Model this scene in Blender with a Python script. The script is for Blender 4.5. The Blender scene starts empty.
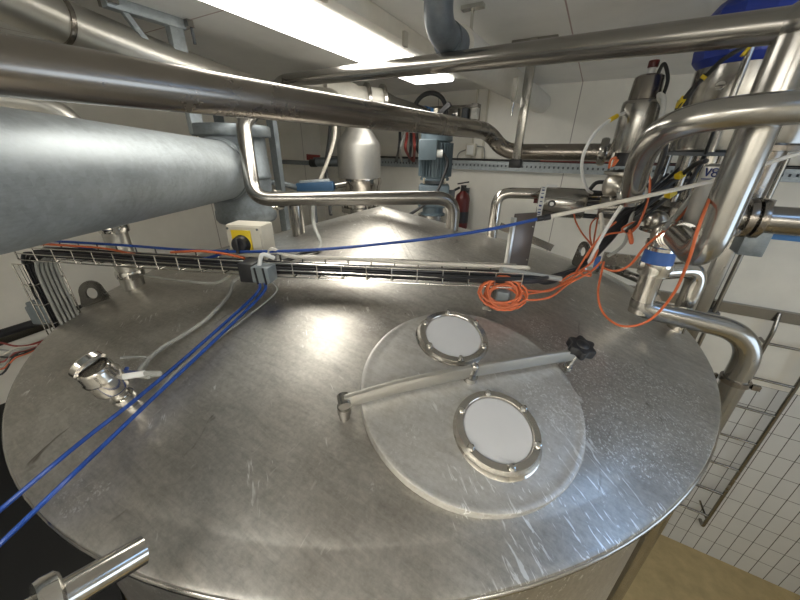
import bpy, math, random
from mathutils import Vector as V, Matrix
random.seed(7)
sc = bpy.context.scene
col = sc.collection
PI = math.pi

# ---------------------------------------------------------------- camera
F = 320.5; PITCH, YAW, ROLL = .432, -.508, .016
CAM = V((0, 0, 3.49))
cp, sp = math.cos(PITCH), math.sin(PITCH)
fw = V((math.sin(YAW)*cp, math.cos(YAW)*cp, -sp))
rt0 = V((math.cos(YAW), -math.sin(YAW), 0)); up0 = rt0.cross(fw)
rt = rt0*math.cos(ROLL) + up0*math.sin(ROLL)
up = up0*math.cos(ROLL) - rt0*math.sin(ROLL)
cd = bpy.data.cameras.new('camera'); cam = bpy.data.objects.new('camera', cd); col.objects.link(cam)
cd.sensor_fit = 'HORIZONTAL'; cd.sensor_width = 36; cd.lens = 36*F/800; cd.clip_start = .01
m = Matrix((rt, up, -fw)).transposed().to_4x4(); m.translation = CAM
cam.matrix_world = m
sc.camera = cam

# ---------------------------------------------------------------- world, exposure
w = bpy.data.worlds.new('world'); sc.world = w; w.use_nodes = True
w.node_tree.nodes['Background'].inputs[0].default_value = (.75, .85, 1, 1)
w.node_tree.nodes['Background'].inputs[1].default_value = 1.0
sc.view_settings.view_transform = 'Standard'; sc.view_settings.look = 'None'
sc.view_settings.gamma = 1; sc.view_settings.use_curve_mapping = False
sc.view_settings.exposure = 0.5
LAMP = 7.5          # emission of the ceiling luminaires
WINDOW = 7.0       # daylight through the window beside the photographer
def area(name, loc, rot, sx, sy, power, colr):
    l = bpy.data.lights.new(name, 'AREA'); l.shape = 'RECTANGLE'; l.size = sx; l.size_y = sy
    l.energy = power; l.color = colr
    o = bpy.data.objects.new(name, l); o.location = loc; o.rotation_euler = rot; col.objects.link(o)
    return o
area('window_daylight', (2.70, .9, 2.9), (0, PI/2, 0), 1.0, 1.5, WINDOW, (.62, .80, 1))

# ---------------------------------------------------------------- places: a sight line through the lens met with a real plane / depth
def ray(u, v): return rt*((u-400)/F) - up*((v-300)/F) + fw
def D(u, v, d): return CAM + ray(u, v)*d
def ax(u, v, i, val):
    r = ray(u, v); return CAM + r*((val-CAM[i])/r[i])
def PX(u, v, x): return ax(u, v, 0, x)
def PY(u, v, y): return ax(u, v, 1, y)
def PZ(u, v, z): return ax(u, v, 2, z)
TC = V((-.83, 1.30)); TR, ZR, ZA = 1.30, 2.873, 3.262
KS = (ZA-ZR)/TR
def cone_z(x, y): return ZA - KS*math.hypot(x-TC.x, y-TC.y)
def K(u, v, off=0):
    d = ray(u, v); ox, oy, oz = -TC.x, -TC.y, CAM.z-ZA-off
    a = KS*KS*(d.x**2+d.y**2)-d.z**2; b = 2*(KS*KS*(ox*d.x+oy*d.y)-oz*d.z); c = KS*KS*(ox*ox+oy*oy)-oz*oz
    q = math.sqrt(max(0, b*b-4*a*c))
    for t in sorted(((-b-q)/(2*a), (-b+q)/(2*a))):
        P = CAM+d*t
        if t > 0 and P.z <= ZA+off+1e-5: return P
    raise ValueError((u, v))
def cone_n(p):
    r = V((p.x-TC.x, p.y-TC.y)).normalized(); return V((KS*r.x, KS*r.y, 1)).normalized()
def PL(u, v, o, n, off=0):
    r = ray(u, v); o2 = o+n*off; return CAM + r*((o2-CAM).dot(n)/r.dot(n))

# ---------------------------------------------------------------- materials
def new_mat(name):
    mt = bpy.data.materials.new(name); mt.use_nodes = True
    nt = mt.node_tree; return mt, nt, nt.nodes['Principled BSDF']
def lk(nt, a, b): nt.links.new(a, b)
def noise(nt, scale, detail=4, rough=.6, vec=None, stretch=None, rot=0):
    n = nt.nodes.new('ShaderNodeTexNoise'); n.inputs['Scale'].default_value = scale
    n.inputs['Detail'].default_value = detail; n.inputs['Roughness'].default_value = rough
    g = nt.nodes.new('ShaderNodeNewGeometry')
    src = g.outputs['Position']
    if rot:
        m0 = nt.nodes.new('ShaderNodeMapping'); m0.inputs['Rotation'].default_value = (0, 0, rot); lk(nt, src, m0.inputs['Vector']); src = m0.outputs['Vector']
    if stretch:
        mp = nt.nodes.new('ShaderNodeMapping'); mp.inputs['Scale'].default_value = stretch
        lk(nt, src, mp.inputs['Vector']); src = mp.outputs['Vector']
    lk(nt, src, n.inputs['Vector']); return n
def ramp(nt, src, stops):
    r = nt.nodes.new('ShaderNodeValToRGB'); e = r.color_ramp.elements
    while len(e) < len(stops): e.new(.5)
    for k, (p, c) in enumerate(stops):
        e[k].position = p; e[k].color = (*c, 1) if len(c) == 3 else c
    lk(nt, src, r.inputs[0]); return r
def plain(name, c, rough=.5, metal=0, var=.12, scale=14, bump=0, coat=0):
    mt, nt, b = new_mat(name)
    n = noise(nt, scale)
    lo = tuple(x*(1-var) for x in c); hi = tuple(min(1, x*(1+var)) for x in c)
    r = ramp(nt, n.outputs[0], [(.3, lo), (.7, hi)])
    lk(nt, r.outputs[0], b.inputs['Base Color'])
    b.inputs['Roughness'].default_value = rough; b.inputs['Metallic'].default_value = metal
    if coat: b.inputs['Coat Weight'].default_value = coat
    if bump:
        bn = nt.nodes.new('ShaderNodeBump'); bn.inputs['Strength'].default_value = bump; bn.inputs['Distance'].default_value = .004
        n2 = noise(nt, scale*6); lk(nt, n2.outputs[0], bn.inputs['Height']); lk(nt, bn.outputs[0], b.inputs['Normal'])
    return mt
def steel(name, c=(.6, .58, .54), rough=.24, rv=.1, stretch=(1, 1, 1), scale=18, bump=0, metal=.97):
    mt, nt, b = new_mat(name)
    n = noise(nt, scale, 6, .7, stretch=stretch)
    r = ramp(nt, n.outputs[0], [(.25, tuple(x*.88 for x in c)), (.75, tuple(min(1, x*1.08) for x in c))])
    lk(nt, r.outputs[0], b.inputs['Base Color']); b.inputs['Metallic'].default_value = metal
    mr = nt.nodes.new('ShaderNodeMapRange'); mr.inputs['From Min'].default_value = .3; mr.inputs['From Max'].default_value = .7
    mr.inputs['To Min'].default_value = rough-rv; mr.inputs['To Max'].default_value = rough+rv
    lk(nt, n.outputs[0], mr.inputs['Value']); lk(nt, mr.outputs[0], b.inputs['Roughness'])
    if bump:
        bn = nt.nodes.new('ShaderNodeBump'); bn.inputs['Strength'].default_value = bump; bn.inputs['Distance'].default_value = .001
        n2 = noise(nt, scale*3, 1, .4, stretch=stretch); lk(nt, n2.outputs[0], bn.inputs['Height']); lk(nt, bn.outputs[0], b.inputs['Normal'])
    return mt
M = {}
M['steel'] = steel('polished stainless steel', (.58, .55, .50), .15, .05)
M['satin'] = steel('satin stainless steel', (.40, .385, .355), .22, .06, scale=11)
M['dull'] = steel('dull stainless steel', (.31, .295, .27), .25, .04, scale=6)
M['old'] = steel('aged stainless pipe', (.30, .27, .235), .26, .04, scale=6)
M['bulb'] = steel('spun stainless bulb', (.52, .49, .43), .30, .04, scale=8)
M['matte'] = steel('matte stainless duct', (.56, .54, .49), .36, .05, scale=8, metal=.9)
M['bright'] = steel('bright stainless clamp', (.68, .66, .61), .12, .05)
def galvanised(name, c, metal, rough):
    mt, nt, b = new_mat(name)
    v = nt.nodes.new('ShaderNodeTexVoronoi'); v.inputs['Scale'].default_value = 75
    g = nt.nodes.new('ShaderNodeNewGeometry'); lk(nt, g.outputs['Position'], v.inputs['Vector'])
    n = noise(nt, 9, 8, .75); n4 = noise(nt, 60, 3, .6, stretch=(1, 1, 4))
    a = nt.nodes.new('ShaderNodeMath'); a.operation = 'MULTIPLY_ADD'; lk(nt, v.outputs['Color'], a.inputs[0]); a.inputs[1].default_value = .22; lk(nt, n.outputs[0], a.inputs[2])
    a2 = nt.nodes.new('ShaderNodeMath'); a2.operation = 'MULTIPLY_ADD'; lk(nt, n4.outputs[0], a2.inputs[0]); a2.inputs[1].default_value = .35; lk(nt, a.outputs[0], a2.inputs[2])
    r = ramp(nt, a2.outputs[0], [(.45, tuple(x*.72 for x in c)), (1.0, tuple(min(1, x*1.3) for x in c))])
    lk(nt, r.outputs[0], b.inputs['Base Color']); b.inputs['Metallic'].default_value = metal
    mr = nt.nodes.new('ShaderNodeMapRange'); mr.inputs['From Min'].default_value = .4; mr.inputs['From Max'].default_value = 1
    mr.inputs['To Min'].default_value = rough-.1; mr.inputs['To Max'].default_value = rough+.1
    lk(nt, a2.outputs[0], mr.inputs['Value']); lk(nt, mr.outputs[0], b.inputs['Roughness'])
    return mt
M['galv'] = galvanised('galvanised sheet', (.36, .395, .41), .55, .44)
M['galvd'] = galvanised('galvanised drum', (.20, .225, .24), .7, .42)
M['alu'] = steel('brushed aluminium', (.62, .62, .60), .32, .06)
M['black'] = plain('black plastic', (.018, .018, .02), .4)
M['rubber'] = plain('black rubber', (.022, .022, .022), .6)
M['darkgrey'] = plain('dark grey plastic', (.10, .11, .12), .5)
M['greyplastic'] = plain('grey plastic box', (.20, .23, .24), .5)
M['pvc'] = plain('grey pvc pipe', (.11, .13, .15), .38, var=.25, scale=22)
M['white'] = plain('white painted metal', (.72, .70, .64), .5, var=.05)
M['whitepipe'] = plain('white painted pipe', (.66, .64, .58), .45, var=.05)
M['cream'] = plain('cream enclosure', (.62, .58, .48), .45, var=.05)
M['yellow'] = plain('yellow plate', (.80, .58, .02), .45, var=.08)
M['orange'] = plain('orange cable', (.58, .135, .045), .45, var=.15)
M['blue'] = plain('blue cable', (.015, .062, .29), .4)
M['bluecap'] = plain('blue control head', (.015, .04, .30), .35, var=.2)
M['bluetape'] = plain('blue tape', (.04, .12, .38), .5)
M['bluebar'] = plain('blue painted beam', (.03, .16, .42), .45)
M['dimblue'] = plain('dull blue actuator', (.03, .085, .17), .5)
M['motor'] = plain('blue grey motor paint', (.11, .15, .175), .45, var=.1)
M['red'] = plain('red paint', (.10, .009, .006), .4)
M['redwire'] = plain('red wire', (.26, .04, .03), .5)
M['greycable'] = plain('grey cable', (.34, .34, .31), .5)
M['beigecable'] = plain('beige cable', (.62, .58, .50), .5)
M['label'] = plain('white label', (.75, .75, .72), .6, var=.04)
M['frost'] = plain('frosted sight glass', (.60, .60, .60), .28, var=.05, scale=6, coat=.3)
M['ink'] = plain('dark blue ink', (.03, .05, .18), .6)
M['bellow'] = plain('milky flexible duct', (.58, .56, .50), .35, var=.1, scale=30)
M['vesselsteel'] = steel('bead blasted steel', (.44, .43, .40), .45, .06, scale=40, metal=.8)

def tank_material(name, lo, mid, hi, r0, r1, stain=1.0):
    mt, nt, b = new_mat(name)
    n = noise(nt, 2.2, 8, .65)
    r = ramp(nt, n.outputs[0], [(.3, lo), (.5, mid), (.72, hi)])
    n2 = noise(nt, 9, 10, .8, stretch=(1, 6, 2)); n2.inputs['Distortion'].default_value = .7       # brushing
    n5 = noise(nt, 90, 4, .7)                                                                     # fine grain
    def mix(kind, fac, a, c):
        mx = nt.nodes.new('ShaderNodeMix'); mx.data_type = 'RGBA'; mx.blend_type = kind
        if isinstance(fac, float): mx.inputs[0].default_value = fac
        else: lk(nt, fac, mx.inputs[0])
        lk(nt, a, mx.inputs[6])
        if isinstance(c, tuple): mx.inputs[7].default_value = (*c, 1)
        else: lk(nt, c, mx.inputs[7])
        return mx.outputs[2]
    c = mix('OVERLAY', .55, r.outputs[0], n2.outputs[0])
    c = mix('OVERLAY', .35, c, n5.outputs[0])
    def mask(scale, stretch, dist, p0, p1, patch, q0, q1, region=None, rot=0):
        vr = noise(nt, scale, 3, .55, stretch=stretch, rot=rot); vr.inputs['Distortion'].default_value = dist
        s_ = ramp(nt, vr.outputs[0], [(0, (0, 0, 0)), (p0, (0, 0, 0)), (p1, (1, 1, 1))])
        pm = noise(nt, patch, 3, .5)
        if region:
            ct, r1_, amt = region; g_ = nt.nodes.new('ShaderNodeNewGeometry')
            vd = nt.nodes.new('ShaderNodeVectorMath'); vd.operation = 'DISTANCE'; lk(nt, g_.outputs['Position'], vd.inputs[0]); vd.inputs[1].default_value = ct
            rm = nt.nodes.new('ShaderNodeMapRange'); rm.inputs['From Min'].default_value = r1_*.3; rm.inputs['From Max'].default_value = r1_; rm.inputs['To Min'].default_value = amt; rm.inputs['To Max'].default_value = -.08
            lk(nt, vd.outputs['Value'], rm.inputs['Value'])
            sm = nt.nodes.new('ShaderNodeMath'); sm.operation = 'ADD'; lk(nt, pm.outputs[0], sm.inputs[0]); lk(nt, rm.outputs[0], sm.inputs[1]); pm = sm
        ps = ramp(nt, pm.outputs[0], [(q0, (0, 0, 0)), (q1, (1, 1, 1))])
        mm = nt.nodes.new('ShaderNodeMath'); mm.operation = 'MULTIPLY'; lk(nt, s_.outputs[0], mm.inputs[0]); lk(nt, ps.outputs[0], mm.inputs[1]); return mm.outputs[0]
    if stain:
        c = mix('MIX', mask(48, (1, .16, .6), 3.0, .66, .72, 2.4, .52, .62), c, (.70, .69, .65))      # limescale scratches
        c = mix('MIX', mask(140, (1, 1, 1), 1.0, .64, .68, 1.9, .55, .64), c, (.72, .72, .70))        # limescale specks
        c = mix('MIX', mask(100, (.12, 1, .5), 1.4, .59, .64, 11, .52, .60, ((.10, .50, 2.90), .30, .25), .66), c, (.86, .86, .84))   # dried drips running to the rim
        c = mix('MIX', mask(190, (1, 1, 1), .6, .56, .62, 7, .52, .62, ((.16, .84, 2.92), .34, .22)), c, (.80, .80, .78))          # dense limescale specks
        c = mix('MIX', mask(13, (1, .3, 1), 1.5, .66, .74, 3.0, .45, .6), c, (.20, .18, .155))        # darker smears
        c = mix('MIX', mask(38, (1, 1, 1), .5, .74, .77, 1.3, .5, .6), c, (.06, .05, .04))            # dirt spots
    lk(nt, c, b.inputs['Base Color']); b.inputs['Metallic'].default_value = .93
    ad = nt.nodes.new('ShaderNodeMath'); ad.operation = 'MULTIPLY_ADD'; lk(nt, n2.outputs[0], ad.inputs[0]); ad.inputs[1].default_value = .6; lk(nt, n.outputs[0], ad.inputs[2])
    mr = nt.nodes.new('ShaderNodeMapRange'); mr.inputs['From Min'].default_value = .5; mr.inputs['From Max'].default_value = 1.1
    mr.inputs['To Min'].default_value = r0; mr.inputs['To Max'].default_value = r1
    lk(nt, ad.outputs[0], mr.inputs['Value']); lk(nt, mr.outputs[0], b.inputs['Roughness'])
    b2 = nt.nodes.new('ShaderNodeBump'); b2.inputs['Strength'].default_value = .22; b2.inputs['Distance'].default_value = .02
    n3 = noise(nt, 4.5, 3, .5); lk(nt, n3.outputs[0], b2.inputs['Height']); lk(nt, b2.outputs[0], b.inputs['Normal'])
    return mt
M['tank'] = tank_material('tank stainless sheet', (.36, .335, .30), (.47, .45, .41), (.56, .545, .51), .33, .47)
M['lid'] = tank_material('hatch lid steel', (.50, .485, .45), (.58, .565, .53), (.66, .65, .62), .38, .50)
M['lid'].node_tree.nodes['Principled BSDF'].inputs['Metallic'].default_value = .78

def emit(name, c, s):
    mt, nt, b = new_mat(name); b.inputs['Base Color'].default_value = (*c, 1)
    b.inputs['Emission Color'].default_value = (*c, 1); b.inputs['Emission Strength'].default_value = s
    return mt
M['lamp'] = emit('lit lamp diffuser', (1, .965, .89), LAMP)

M['fill2'] = emit('added fill light diffuser', (1, .975, .92), 14.0)  # glow shared by the two added fill lights behind the camera
def lines_mat(name, base, line, ax_specs, rough=.5, var=.05):
    """flat panels with joint lines: ax_specs = [(axis index, spacing, offset, half width)]"""
    mt, nt, b = new_mat(name)
    g = nt.nodes.new('ShaderNodeNewGeometry'); sx = nt.nodes.new('ShaderNodeSeparateXYZ'); lk(nt, g.outputs['Position'], sx.inputs[0])
    prev = None
    for (a, spc, off, hw) in ax_specs:
        ad = nt.nodes.new('ShaderNodeMath'); ad.operation = 'SUBTRACT'; lk(nt, sx.outputs[a], ad.inputs[0]); ad.inputs[1].default_value = off-spc/2
        mo = nt.nodes.new('ShaderNodeMath'); mo.operation = 'FLOORED_MODULO'; lk(nt, ad.outputs[0], mo.inputs[0]); mo.inputs[1].default_value = spc
        cmp = nt.nodes.new('ShaderNodeMath'); cmp.operation = 'COMPARE'; lk(nt, mo.outputs[0], cmp.inputs[0]); cmp.inputs[1].default_value = spc/2; cmp.inputs[2].default_value = hw
        if prev:
            mxm = nt.nodes.new('ShaderNodeMath'); mxm.operation = 'MAXIMUM'; lk(nt, prev.outputs[0], mxm.inputs[0]); lk(nt, cmp.outputs[0], mxm.inputs[1]); prev = mxm
        else: prev = cmp
    n = noise(nt, 5, 6, .6)
    r = ramp(nt, n.outputs[0], [(.3, tuple(x*(1-var) for x in base)), (.7, tuple(min(1, x*(1+var)) for x in base))])
    mx = nt.nodes.new('ShaderNodeMix'); mx.data_type = 'RGBA'; lk(nt, prev.outputs[0], mx.inputs[0]); lk(nt, r.outputs[0], mx.inputs[6]); mx.inputs[7].default_value = (*line, 1)
    lk(nt, mx.outputs[2], b.inputs['Base Color']); b.inputs['Roughness'].default_value = rough
    return mt
M['panel'] = lines_mat('cream wall panel', (.80, .77, .69), (.36, .31, .27), [(0, 1.12, -.215, .003)], .45)
M['panel_side'] = lines_mat('cream side wall panel', (.80, .77, .69), (.36, .31, .27), [(1, 1.12, .53, .003)], .45)
M['ceil'] = lines_mat('pale ceiling panel', (.80, .79, .76), (.4, .29, .27), [(1, 1.1, 1.03, .003), (0, 1.12, -.215, .003)], .5)
M['tile'] = lines_mat('white wall tiles', (.68, .68, .66), (.13, .12, .11), [(0, .1, .1458, .0028), (2, .1926, -.003, .0022)], .22, .03)
M['lower'] = plain('grey lower wall', (.6, .59, .55), .5, var=.05)
M['floor'] = plain('yellow resin floor', (.50, .39, .20), .5, var=.14, scale=9, bump=.3)

# ---------------------------------------------------------------- mesh builder
def basis(a):
    a = V(a).normalized(); t = V((0, 0, 1)) if abs(a.z) < .9 else V((1, 0, 0))
    x = a.cross(t).normalized(); return x, a.cross(x).normalized(), a
class G:
    def __init__(s): s.v = []; s.f = []
    def add(s, vs, fs):
        k = len(s.v); s.v += [V(p) for p in vs]; s.f += [tuple(i+k for i in f) for f in fs]; return s
    def box(s, c, size, rot=None):
        c = V(c); h = V(size)/2; R = rot or Matrix.Identity(3)
        vs = [c + R @ V((sx*h.x, sy*h.y, sz*h.z)) for sx in (-1, 1) for sy in (-1, 1) for sz in (-1, 1)]
        return s.add(vs, [(0, 1, 3, 2), (4, 6, 7, 5), (0, 4, 5, 1), (2, 3, 7, 6), (0, 2, 6, 4), (1, 5, 7, 3)])
    def bar(s, p, q, wx, wy, side=None):
        p, q = V(p), V(q); a = (q-p).normalized()
        x = V(side) - a*a.dot(V(side)) if side is not None else basis(a)[0]
        x.normalize(); y = a.cross(x)
        R = Matrix((x, y, a)).transposed()
        return s.box((p+q)/2, (wx, wy, (q-p).length), R)
    def tube(s, pts, r, n=14, caps=True, r2=None):
        pts = [V(p) for p in pts]; N = len(pts)
        rs = r if isinstance(r, (list, tuple)) else [r + ((r2 if r2 is not None else r)-r)*i/max(1, N-1) for i in range(N)]
        tg = []
        for i in range(N):
            a = pts[min(i+1, N-1)]-pts[max(i-1, 0)]
            tg.append(a.normalized() if a.length > 1e-9 else V((0, 0, 1)))
        x, y, _ = basis(tg[0]); vs = []
        for i in range(N):
            x = (x - tg[i]*x.dot(tg[i])).normalized(); y = tg[i].cross(x)
            for k in range(n):
                t = 2*PI*k/n; vs.append(pts[i] + (x*math.cos(t)+y*math.sin(t))*rs[i])
        fs = [(i*n+k, i*n+(k+1) % n, (i+1)*n+(k+1) % n, (i+1)*n+k) for i in range(N-1) for k in range(n)]
        if caps: fs += [tuple(reversed(range(n))), tuple((N-1)*n+k for k in range(n))]
        return s.add(vs, fs)
    def cyl(s, p, q, r, r2=None, n=24): return s.tube([p, q], r, n, True, r2)
    def lathe(s, prof, o, axis=(0, 0, 1), n=32, closed=False):
        x, y, a = basis(axis); o = V(o); vs = []; idx = []
        for (r, h) in prof:
            if r < 1e-6: idx.append([len(vs)]); vs.append(o+a*h)
            else:
                idx.append([len(vs)+k for k in range(n)])
                vs += [o + a*h + (x*math.cos(2*PI*k/n)+y*math.sin(2*PI*k/n))*r for k in range(n)]
        fs = []
        pr = list(zip(idx, idx[1:])) + ([(idx[-1], idx[0])] if closed else [])
        for A, B in pr:
            if len(A) == 1 and len(B) == 1: continue
            for k in range(n):
                k2 = (k+1) % n
                if len(A) == 1: fs.append((A[0], B[k2], B[k]))
                elif len(B) == 1: fs.append((A[k], A[k2], B[0]))
                else: fs.append((A[k], A[k2], B[k2], B[k]))
        return s.add(vs, fs)
    def ball(s, c, r, n=20, sq=1, axis=(0, 0, 1)):
        return s.lathe([(r*math.sin(PI*i/12) if 0 < i < 12 else 0, -r*sq*math.cos(PI*i/12)) for i in range(13)], c, axis, n)
    def ring(s, c, R, r, axis=(0, 0, 1), n=36, m2=10):
        return s.lathe([(R+r*math.cos(2*PI*i/m2), r*math.sin(2*PI*i/m2)) for i in range(m2)], c, axis, n, closed=True)
    def prism(s, poly, o, x, y, t):
        x, y = V(x), V(y); z = x.cross(y).normalized(); o = V(o); n = len(poly)
        vs = [o+x*a+y*b-z*t/2 for a, b in poly] + [o+x*a+y*b+z*t/2 for a, b in poly]
        return s.add(vs, [tuple(reversed(range(n))), tuple(range(n, 2*n))] + [(i, (i+1) % n, (i+1) % n+n, i+n) for i in range(n)])
    def build(s, name, mt, parent=None, bevel=0, ang=40, org=None):
        if org is None:
            xs = [p.x for p in s.v]; ys = [p.y for p in s.v]; zs = [p.z for p in s.v]
            org = V(((min(xs)+max(xs))/2, (min(ys)+max(ys))/2, min(zs)))
        me = bpy.data.meshes.new(name); me.from_pydata([p-org for p in s.v], [], s.f); me.update()
        import bmesh
        bm = bmesh.new(); bm.from_mesh(me); bmesh.ops.recalc_face_normals(bm, faces=bm.faces)
        if bevel:
            es = [e for e in bm.edges if len(e.link_faces) == 2 and e.calc_face_angle(0) > math.radians(50)]
            bmesh.ops.bevel(bm, geom=es, offset=bevel, segments=2, profile=.5, affect='EDGES', clamp_overlap=True)
        bm.to_mesh(me); bm.free()
        for p in me.polygons: p.use_smooth = True
        me.set_sharp_from_angle(angle=math.radians(ang))
        me.materials.append(M[mt] if isinstance(mt, str) else mt)
        o = bpy.data.objects.new(name, me); col.objects.link(o)
        if parent is not None:
            o.parent = parent; o.location = org - world(parent)
        else: o.location = org
        return o
def world(o):
    p = V(o.location)
    while o.parent: o = o.parent; p += V(o.location)
    return p
def T(name, label, cat, loc, group=None):
    o = bpy.data.objects.new(name, None); col.objects.link(o); o.location = V(loc); o.empty_display_size = .05
    return tag(o, label, cat, group)
def tag(o, label, cat, group=None, kind=None):
    o['label'] = label; o['category'] = cat
    if group: o['group'] = group
    if kind: o['kind'] = kind
    return o
def struct(o): o['kind'] = 'structure'; return o
def fil(pts, r, k=7):
    """round the corners of a polyline"""
    pts = [V(p) for p in pts]; out = [pts[0]]
    for i in range(1, len(pts)-1):
        a, b, c = pts[i-1], pts[i], pts[i+1]; rr = r[i-1] if isinstance(r, (list, tuple)) else r
        d1 = min(rr, (a-b).length*.49); d2 = min(rr, (c-b).length*.49)
        p = b+(a-b).normalized()*d1; q = b+(c-b).normalized()*d2
        for j in range(k+1):
            t = j/k; out.append(p*(1-t)**2 + b*2*t*(1-t) + q*t*t)
    out.append(pts[-1]); return out
def spl(pts, k=8):
    """smooth curve through points"""
    pts = [V(p) for p in pts]; P = [pts[0]*2-pts[1]]+pts+[pts[-1]*2-pts[-2]]; out = []
    for i in range(1, len(P)-2):
        a, b, c, d = P[i-1:i+3]
        for j in range(k):
            t = j/k; out.append(.5*((2*b)+(c-a)*t+(2*a-5*b+4*c-d)*t*t+(3*b-a-3*c+d)*t**3))
    out.append(pts[-1]); return out
def dup(o, loc=None, parent='same'):
    c = o.copy(); col.objects.link(c)
    if parent != 'same': c.parent = parent
    if loc is not None: c.location = loc
    return c
def cable(name, pts, r, mt, label, group=None, cat='cable', k=8, n=8):
    o = G().tube(spl(pts, k), r, n).build(name, mt); return tag(o, label, cat, group)

# ================================================================ SETTING
XL, XR, YB, YF, ZC = -2.75, 2.75, 3.04, -1.5, 3.97
def wallbox(name, a, b, mt):
    a, b = V(a), V(b); return struct(G().box((a+b)/2, b-a).build(name, mt))
wallbox('floor', (XL-.1, YF-.1, -.1), (XR+.1, YB+.1, 0), 'floor')
wallbox('ceiling', (XL-.1, YF-.1, ZC), (XR+.1, YB+.1, ZC+.1), 'ceil')
wallbox('wall_back', (XL-.1, YB, 1.923), (XR+.1, YB+.12, ZC), 'panel')
wallbox('wall_back_tiled', (XL-.1, YB, 0), (XR+.1, YB+.12, 1.923), 'tile')
wallbox('wall_left', (XL-.12, YF, 0), (XL, YB, ZC), 'panel_side')
wallbox('wall_front', (XL-.1, YF-.12, 0), (XR+.1, YF, ZC), 'panel')
# right wall with a window opening
G_ = G(); wy0, wy1, wz0, wz1 = .1, 1.7, 2.35, 3.45
for a, b in (((XR, YF, 0), (XR+.12, YB, wz0)), ((XR, YF, wz1), (XR+.12, YB, ZC)), ((XR, YF, wz0), (XR+.12, wy0, wz1)), ((XR, wy1, wz0), (XR+.12, YB, wz1))):
    a, b = V(a), V(b); G_.box((a+b)/2, b-a)
struct(G_.build('wall_right', 'panel_side'))
wf = G()
for a, b in (((XR+.02, wy0, wz0), (XR+.08, wy1, wz0+.05)), ((XR+.02, wy0, wz1-.05), (XR+.08, wy1, wz1)), ((XR+.02, wy0, wz0), (XR+.08, wy0+.05, wz1)), ((XR+.02, wy1-.05, wz0), (XR+.08, wy1, wz1)), ((XR+.02, .875, wz0), (XR+.08, .925, wz1))):
    a, b = V(a), V(b); wf.box((a+b)/2, b-a)
wfo = struct(wf.build('window_1', 'white'))
# trim rails
tr = G().box(((XL+XR)/2, YB-.02, 2.497), (XR-XL, .04, .075)); struct(tr.build('trim_1', 'dull'))
tr = G().box((XL+.02, (YF+YB)/2, 2.497), (.04, YB-YF-.06, .075)); struct(tr.build('trim_2', 'dull'))

# ================================================================ TANK
tank = T('storage_tank', 'huge round stainless steel tank with a shallow conical top filling the picture', 'tank', (TC.x, TC.y, 0))
prof = [(0, ZA)]
for i in range(1, 25): r_ = 1.225*i/24; prof.append((r_, ZA-KS*r_))
zk = ZA-KS*1.225
prof += [(1.2275, zk-.0014), (1.235, zk-.0040), (1.26, zk-.0118), (1.288, zk-.0200), (1.294, zk-.0219), (1.2985, ZR-.0015), (1.30, ZR-.005), (1.30, ZR-.013), (1.294, ZR-.018), (1.275, ZR-.022), (1.265, ZR-.05), (1.265, .45), (1.2, .4), (0, .3)]
G().lathe(prof, (TC.x, TC.y, 0), n=160).build('tank_body', 'tank', tank, ang=25)
G().ring((TC.x, TC.y, ZR-.012), 1.297, .0075, n=160).build('rim_weld', 'satin', tank)
for k in range(4):
    a = PI/4+k*PI/2; G().cyl((TC.x+1.05*math.cos(a), TC.y+1.05*math.sin(a), 0), (TC.x+1.05*math.cos(a), TC.y+1.05*math.sin(a), .5), .06).build('tank_leg', 'satin', tank)
# radial welds of the cone sheets
def onc(a, r, off=0): 
    x, y = TC.x+r*math.cos(a), TC.y+r*math.sin(a); return V((x, y, ZA-KS*r+off))
def weld(u, v, r0=.02, r1=1.22):
    p = K(u, v); a = math.atan2(p.y-TC.y, p.x-TC.x)
    g = G(); n = V((-math.sin(a), math.cos(a), 0))
    for sgn in (-1, 1): g.bar(onc(a, r0, .0002)+n*.009*sgn, onc(a, r1, .0002)+n*.009*sgn, .0016, .0022)
    g.bar(onc(a, r0, .0), onc(a, r1, .0), .010, .0016, n)
    return g.build('radial_weld', 'tank', tank)
weld(398, 235, .02, .45)
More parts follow.
